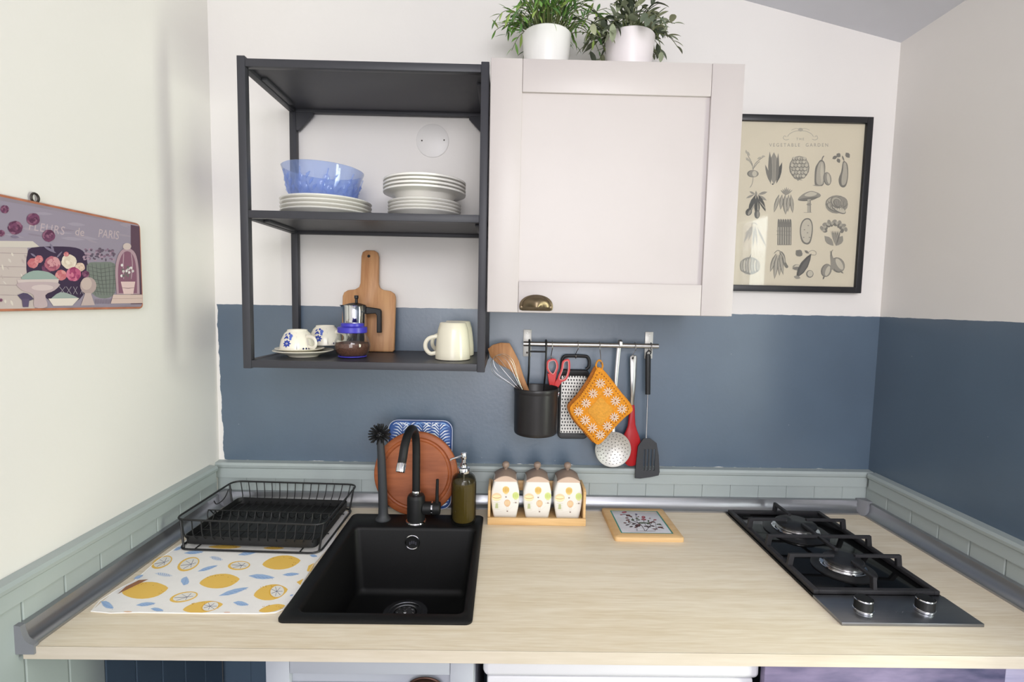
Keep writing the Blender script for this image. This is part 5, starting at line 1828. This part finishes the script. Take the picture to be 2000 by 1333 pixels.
fold._add([(cc[0] + .003, cc[1] - .030, WT + .0025), (cc[0] + .028, cc[1] + .028, WT + .0025), (cc[0] + .020, cc[1] + .010, WT + .011), (cc[0] + .008, cc[1] - .012, WT + .009)], [(0, 1, 2, 3)])
fold.build('turned_edge', 'mat_back', mt, label='turned-up brown underside of the edge')
YL, YD, BL, BLD, NV = (246, 202, 100), (236, 182, 70), (166, 194, 232), (116, 152, 208), (54, 60, 90)


def lemon(cx, cy, rx, ry, rot=-6, tip_=1):
    a = math.radians(rot)
    ca, sa = math.cos(a), math.sin(a)
    pts_ = []
    for i in range(22):
        t = 2 * PI * i / 22
        k = 1 + .16 * max(0, math.cos(t)) ** 14 + .10 * max(0, -math.cos(t)) ** 14
        x, y = rx * k * math.cos(t), ry * math.sin(t) * (1 + .06 * math.cos(t))
        pts_.append((cx + x * ca - y * sa, cy + x * sa + y * ca))
    pr.poly(pts_, YL)
    rr = random.Random(int(cx))
    for i in range(14):
        t = rr.uniform(-.6, 2.6)
        q = rr.uniform(.72, .93)
        pr.ell(cx + rx * q * math.cos(t), cy - ry * q * math.sin(t), 3.4, 2.4, (206, 150, 50), n=6)


def slice_(cx, cy, rx, ry, rot=-12, half=True):
    pr.ell(cx, cy, rx, ry, YL, rot, 20)
    pr.ell(cx + rx * .06, cy - ry * .06, rx * .83, ry * .78, (240, 236, 230), rot, 20)
    a0 = math.radians(rot)
    for k in range(6):
        t = PI * 2 * k / 6 + .4
        x, y = rx * .7 * math.cos(t), ry * .66 * math.sin(t)
        pr.line([(cx + rx * .25, cy), (cx + x * math.cos(a0) - y * math.sin(a0), cy + x * math.sin(a0) + y * math.cos(a0))], 5, NV if k % 2 else (120, 124, 150))


def half_lemon(cx, cy, rx, ry, rot=-10):
    lemon(cx, cy, rx, ry, rot)
    a0 = math.radians(rot)
    ox = cx + rx * .42
    pr.ell(ox, cy - ry * .14, rx * .52, ry * .82, YD, rot - 8, 18)
    pr.ell(ox + 4, cy - ry * .14, rx * .46, ry * .74, (242, 238, 232), rot - 8, 18)
    for k in range(7):
        t = PI * 2 * k / 7
        pr.line([(ox, cy - ry * .14), (ox + rx * .38 * math.cos(t), cy - ry * .14 + ry * .62 * math.sin(t))], 5, NV if k % 2 else (90, 96, 130))


def mleaf(cx, cy, L, W, rot, style=0):
    a = math.radians(rot)
    dx, dy = math.cos(a) * L / 2, math.sin(a) * L / 2
    pr.leaf(cx - dx, cy - dy, cx + dx, cy + dy, W, BL if style != 1 else (222, 228, 238))
    if style == 0:
        for k in range(5):
            t = -.6 + .3 * k
            pr.line([(cx + dx * t, cy + dy * t), (cx + dx * (t + .25) - dy * .02, cy + dy * (t + .25) + W * .3)], 4, BLD)
    else:
        for k in range(6):
            t = -.6 + .22 * k
            pr.line([(cx + dx * t, cy + dy * t - W * .3), (cx + dx * (t + .1), cy + dy * (t + .1) + W * .3)], 6, BLD if style == 1 else NV)


lemon(1495, 230, 128, 52)
lemon(1030, 370, 135, 54)
lemon(470, 440, 155, 62)
half_lemon(1415, 455, 115, 58, -10)
half_lemon(905, 565, 135, 42, -8)
lemon(1425, 575, 90, 26, -12)
slice_(600, 228, 84, 40, -24)
slice_(800, 243, 88, 46, -22)
slice_(1180, 253, 84, 34, -4)
slice_(765, 490, 108, 36, -12)
lemon(1070, 113, 110, 14, 0)
lemon(1440, 122, 70, 10, 0)
pr.poly([(1690, 292), (1702, 255), (1748, 232), (1722, 295), (1700, 300)], YL)
pr.poly([(1612, 378), (1665, 352), (1640, 400)], YL)
pr.ell(345, 602, 32, 6, (240, 196, 160))
pr.ell(1090, 606, 26, 4, (240, 200, 180))
for a in ((840, 155, 150, 24, -4, 0), (1010, 200, 110, 30, 12, 1), (1250, 160, 160, 28, -10, 0), (1740, 180, 60, 20, 6, 0), (945, 275, 160, 24, -17, 0), (615, 322, 140, 28, 8, 1), (775, 370, 70, 62, -70, 0), (1350, 338, 200, 36, 4, 0), (1570, 320, 130, 24, -4, 0), (1140, 450, 235, 34, -16, 0), (190, 550, 110, 46, 28, 0), (480, 545, 150, 28, -6, 0), (565, 585, 100, 26, 8, 0), (1195, 540, 120, 34, 8, 0), (425, 340, 80, 22, -22, 0), (725, 125, 80, 20, -24, 0), (1575, 478, 30, 10, -20, 0)):
    mleaf(*a)
pr.build('print', mt, 'lemon, slice and leaf print')

# ------------------------------------------------------------------ dish rack
dr = thing('dish_rack', 'black wire dish rack with drip tray standing on the lemon mat', 'dish rack', (.25, -.2, WT))
A0, A1, A2, A3 = Vector((.074, -.322)), Vector((.4345, -.335)), Vector((.436, -.064)), Vector((.080, -.050))   # base corners: front-left, front-right, back-right, back-left
B_ = [Vector((.0565, -.305)), Vector((.4435, -.325)), Vector((.4445, -.045)), Vector((.060, -.030))]
ZB_, ZT_ = WT + .0056, .9745


def rloop(P, r, z, n=5):
    out_ = []
    for i in range(4):
        p, a, b = P[i], P[i - 1], P[(i + 1) % 4]
        d1, d2 = (a - p).normalized(), (b - p).normalized()
        for k in range(n + 1):
            t = k / n
            out_.append(Vector(((p + d1 * r * (1 - t) ** 2 + d2 * r * t ** 2).x, (p + d1 * r * (1 - t) ** 2 + d2 * r * t ** 2).y, z)))
    return out_


MB().tube(rloop(B_, .03, ZT_), .0027, 8, closed=True).build('top_wire', 'black_plastic', dr)
base = MB().tube(rloop([A0, A1, A2, A3], .028, ZB_), .0027, 8, closed=True)
for t in (.12, .86):
    p, q = A0.lerp(A1, t), A3.lerp(A2, t)
    base.tube([(p.x, p.y, ZB_ + .0005), (q.x, q.y, ZB_ + .0005)], .0018, 6)
base.build('base_wire', 'black_plastic', dr)
for (a, b, fx) in ((A0, B_[0], (.012, .006)), (A1, B_[1], (-.006, .016)), (A2, B_[2], (-.004, -.022)), (A3, B_[3], (.002, -.028))):
    p0 = Vector((a.x + fx[0], a.y + fx[1], ZB_))
    p1 = Vector((b.x + fx[0], b.y + fx[1], ZT_))
    MB().tube([p0, p0.lerp(p1, .5), p1], .0027, 8).build('corner_post', 'black_plastic', dr)
TZ0 = WT + .011
Tr = [Vector((.083, -.312)), Vector((.424, -.326)), Vector((.425, -.071)), Vector((.089, -.058))]
cen_ = sum(Tr, Vector((0, 0))) / 4
tl = lambda k, z, r=.016: rloop([cen_ + (p - cen_) * k for p in Tr], r, z, 4)
MB().loft([tl(.95, TZ0), tl(.99, TZ0 + .003), tl(1.0, TZ0 + .024), tl(.99, TZ0 + .0245), tl(.975, TZ0 + .006), tl(.94, TZ0 + .0045)]).build('drip_tray', 'black_plastic', dr, angle=50)
wr_ = []
NW = 15
for k in range(NW):
    t = .055 + .89 * k / (NW - 1)
    fT, bT = B_[0].lerp(B_[1], t), B_[3].lerp(B_[2], t)
    fB, bB = A0.lerp(A1, t), A3.lerp(A2, t)
    zf = TZ0 + .012
    m1, m2 = fB.lerp(bB, .10), fB.lerp(bB, .92)
    c1, c2, c3 = fB.lerp(bB, .40), fB.lerp(bB, .47), fB.lerp(bB, .54)
    pts_ = [(fT.x, fT.y, ZT_), (fB.x * .5 + fT.x * .5, fB.y * .5 + fT.y * .5, .945), (fB.x, fB.y + .006, zf + .010), (m1.x, m1.y, zf), (c1.x, c1.y, zf + .004), (c2.x, c2.y, zf + .030), (c3.x, c3.y, zf + .004), (m2.x, m2.y, zf), (bB.x, bB.y - .005, zf + .010), (bT.x * .5 + bB.x * .5, bT.y * .5 + bB.y * .5, .95), (bT.x, bT.y, ZT_)]
    MB().tube(curve_pts(pts_, 3), .0015, 5).build('rack_wire', 'black_plastic', dr)
xw = MB()
for t in (.25, .47, .7):
    p, q = A0.lerp(A3, t), A1.lerp(A2, t)
    xw.tube([(p.x, p.y, TZ0 + (.0415 if t == .47 else .0135)), (q.x, q.y, TZ0 + (.0415 if t == .47 else .0135))], .0016, 6)
p = A0.lerp(A3, .47)
xw.tube(curve_pts([(p.x + .016, p.y - .02, TZ0 + .006), (p.x + .004, p.y - .01, TZ0 + .03), (p.x + .002, p.y, TZ0 + .0415), (p.x + .004, p.y + .012, TZ0 + .03), (p.x + .016, p.y + .02, TZ0 + .006)], 4), .0016, 6)
xw.build('cross_wires', 'black_plastic', dr)
clip_ = MB().tube(curve_pts([(.066, -.146, .958), (.061, -.128, .942), (.060, -.105, .938), (.061, -.082, .944), (.064, -.068, .962)], 5), .0016, 6)
clip_.build('side_loop', 'black_plastic', dr)

# ------------------------------------------------------------------ two-burner gas hob
hb = thing('gas_hob', 'narrow two-burner black gas hob set into the right of the worktop', 'hob', (1.73, -.32, WT))
X0, X1, Y0, Y1 = 1.5835, 1.8765, -.5895, -.048
YS = -.4915
MB().box(X0, X1, YS, Y1, WT + .0003, WT + .006, bev=.001).build('glass_plate', 'hob_glass', hb)
MB().box(X0, X1, Y0, YS - .0003, WT + .0003, WT + .0075, bev=.0012).build('control_panel', 'steel_brushed', hb)
pr = Print(lambda u, v, l: (1.728 + u, -.553 + v, WT + .00755 + l))
pr.line(curve_pts([(-.016, -.002), (-.010, .004), (-.006, -.002), (0, .003), (.006, -.002), (.012, .003), (.02, -.001)], 4), .0014, (84, 86, 94))
pr.ell(-.080, -.024, .003, .003, (70, 72, 80))
pr.ell(.066, .016, .002, .002, (70, 72, 80))
pr.build('marking', hb, 'faint dark marking')
GZ = WT + .0063
grid = MB()
bw_ = .0125
GX0_, GX1_, GY0_, GY1_ = X0 + .004, X1 - .004, YS + .003, Y1 - .006
grid.box(GX0_, GX0_ + bw_, GY0_, GY1_, GZ, GZ + .010, bev=.0015)
grid.box(GX1_ - bw_, GX1_, GY0_, GY1_, GZ, GZ + .010, bev=.0015)
grid.box(GX0_ + bw_, GX1_ - bw_, GY0_, GY0_ + bw_, GZ, GZ + .010, bev=.0015)
grid.box(GX0_ + bw_, GX1_ - bw_, GY1_ - bw_, GY1_, GZ, GZ + .010, bev=.0015)
grid.build('grid_frame', 'cast_iron', hb)
fz0, fz1 = GZ + .009, GZ + .037
BXC, BA, BBY = 1.728, -.175, -.378
fing = []


def finger_x(y, x_edge, x_in):
    s = 1 if x_in > x_edge else -1
    pts_ = [(x_edge, fz0), (x_edge + s * .004, fz1), (x_in, fz1), (x_in, fz1 - .0065), (x_edge + s * .016, fz1 - .0075), (x_edge + s * .013, fz0)]
    MB().prism(pts_, y - .0045, y + .0045, 'y', bev=.001).build('finger', 'cast_iron', hb)


def finger_y(x, y_edge, y_in):
    s = 1 if y_in > y_edge else -1
    pts_ = [(y_edge, fz0), (y_edge + s * .004, fz1), (y_in, fz1), (y_in, fz1 - .0065), (y_edge + s * .016, fz1 - .0075), (y_edge + s * .013, fz0)]
    MB().prism(pts_, x - .0045, x + .0045, 'x', bev=.001).build('finger', 'cast_iron', hb)


ex0, ex1 = GX0_ + .001, GX1_ - .001
for y, gap in ((BA, .028), (BBY, .026)):
    finger_x(y, ex0, BXC - gap)
    finger_x(y, ex1, BXC + gap)
finger_y(BXC, GY1_ - .002, BA + .032)
finger_y(BXC, GY0_ + .002, BBY - .030)
ym = (BA + BBY) / 2
pts_ = [(ex0, fz0), (ex0 + .004, fz1), (ex1 - .004, fz1), (ex1, fz0), (ex1 - .013, fz0), (ex1 - .016, fz1 - .0075), (ex0 + .016, fz1 - .0075), (ex0 + .013, fz0)]
MB().prism(pts_, ym - .0045, ym + .0045, 'y', bev=.001).build('crossbar', 'cast_iron', hb)
MB().box(BXC - .0045, BXC + .0045, ym + .0046, BA - .03, fz1 - .0075, fz1, bev=.001).build('finger', 'cast_iron', hb)
MB().box(BXC - .0045, BXC + .0045, BBY + .028, ym - .0046, fz1 - .0075, fz1, bev=.001).build('finger', 'cast_iron', hb)
for y, rr, nm in ((BA, .052, 'burner'), (BBY, .043, 'burner')):
    c = (BXC, y, WT + .0062)
    b = MB().lathe([(.001, 0), (rr * 1.62, 0), (rr * 1.62, .003), (rr * 1.45, .006), (rr * 1.1, .0075), (rr * .86, .008)], c, 48).build('burner', 'enamel', hb)
    MB().lathe([(rr * 1.16, .0078), (rr * 1.18, .0092), (rr * 1.15, .0105), (rr * 1.06, .0108), (rr * .9, .0112)], c, 48, cap0=False, cap1=False).build('burner_ring', 'chrome', b)
    MB().lathe([(rr * .90, .0108), (rr * .97, .0125), (rr * .97, .0205), (rr * .9, .021)], c, 48, mod=lambda a, h: 1 - (.03 if math.cos(a * 24) > .55 and h > .012 else 0), cap0=False).build('flame_ring', 'steel', b)
    MB().lathe([(rr * .98, .0205), (rr * 1.03, .022), (rr * 1.02, .0245), (rr * .95, .027), (.001, .0285)], c, 48).build('burner_cap', 'enamel', b)
for (x, y) in ((1.6555, -.549), (1.7895, -.5455)):
    c = (x, y, WT + .0077)
    kb = MB().lathe([(.001, 0), (.0185, 0), (.0185, .0045), (.0175, .006), (.0172, .025), (.0160, .0275), (.001, .0280)], c, 36, mod=lambda a, h: 1 + (.012 * math.cos(a * 30) if .006 < h < .025 else 0)).build('knob', 'black_matte', hb)
    MB().lathe([(.0190, .0005), (.0196, .0025), (.0190, .0052), (.0180, .0058)], c, 36, cap0=False, cap1=False).build('knob_skirt', 'chrome', kb, label='chrome skirt')
    MB().lathe([(.0176, .0242), (.0180, .0256), (.0172, .0272)], c, 36, cap0=False, cap1=False).build('knob_ring', 'chrome', kb, label='chrome ring')
vn = MB()
for k in range(2):
    vn.box(X0 + .03 + .006 * k, X0 + .065, -.075 - .016 * k, -.068 - .016 * k, WT + .0061, WT + .0072)
vn.build('vent_slot', 'void_black', hb, smooth=False)

# ------------------------------------------------------------------ below the worktop
uc = thing('base_cabinet', 'pale grey base cabinet with a framed door below the sink', 'cabinet', (.643, -.31, 0))
U0, U1, UF = .4435, .8425, -.640
for x in (U0, U1 - .018):
    MB().box(x, x + .018, -.60, -.03, .08, .8750).build('side_panel', 'cabinet_grey', uc, smooth=False)
MB().box(U0 + .0181, U1 - .0181, -.60, -.03, .08, .098).build('bottom_panel', 'cabinet_grey', uc, smooth=False)
MB().box(U0 + .0181, U1 - .0181, -.05, -.031, .1, .8725).build('back_panel', 'cabinet_grey', uc, smooth=False)
MB().box(U0, U1, -.585, -.57, .0005, .0798).build('plinth', 'cabinet_grey', uc, smooth=False)
sx = .046
d = MB().box(U0 + sx - .004, U1 - sx + .004, UF + .006, UF + .014, .15, .80)
d.box(U0 + .0015, U1 - .0015, UF + .014, -.6005, .085, .8715)
d = d.build('door', 'cabinet_grey', uc, smooth=False)
for a in ((U0 + .0015, U0 + sx, .085, .8715), (U1 - sx, U1 - .0015, .085, .8715)):
    MB().box(a[0], a[1], UF - .0006, UF + .0139, a[2], a[3], bev=.001).build('stile', 'cabinet_grey', d)
for a in ((.826, .8715), (.085, .150)):
    MB().box(U0 + sx + .0006, U1 - sx - .0006, UF, UF + .0139, *a, bev=.001).build('rail', 'cabinet_grey', d)
h_ = cup_handle(d, .748, .788, UF + .006, .074, .030, .022, 'bronze_dark')
h_['label'] = 'dark brown cup handle'

ap = thing('white_appliance', 'white appliance with a rounded front lid below the worktop', 'appliance', (1.13, -.31, 0))
A0x, A1x = .8585, 1.4085
MB().box(A0x + .012, A1x - .004, -.585, -.06, .0005, .80, bev=.004).build('body', 'appliance_white', ap)
lid = [[(x, y, z) for x, z in rrect(A0x, A1x, .803, .8745, .012, 5)] for y in (-.600,)]
o_ = rrect(A0x, A1x, .803, .8745, .012, 5)
MB().loft([[(x, -.5855, z) for x, z in o_], [(x, -.606, z) for x, z in o_], [(x, -.613, z) for x, z in inset(o_, .003)], [(x, -.616, z) for x, z in inset(o_, .010)]]).build('top_lid', 'appliance_white', ap, angle=60)
MB().box(A0x + .008, A1x - .008, -.608, -.5852, .06, .8000, bev=.006).build('door', 'appliance_white', ap)

pp = thing('plank_panel', 'weathered purple and navy painted plank panel below the hob', 'panel', (1.73, -.62, 0))
zz = .8725
k = 0
for hgt in (.088, .09, .09, .09, .09, .09, .09, .09, .09):
    z1_ = zz
    z0_ = max(.001, zz - hgt)
    MB().box(1.4105, 1.888, -.628, -.612, z0_ + .001, z1_ - .0005, bev=.0012).build('plank', 'plank_wash' if k % 2 == 0 else 'plank_navy', pp)
    MB().box(1.8885, 2.038, -.628, -.612, z0_ + .001, z1_ - .0005, bev=.0012).build('plank', 'plank_pale', pp)
    zz = z0_
    k += 1
    if zz < .01:
        break
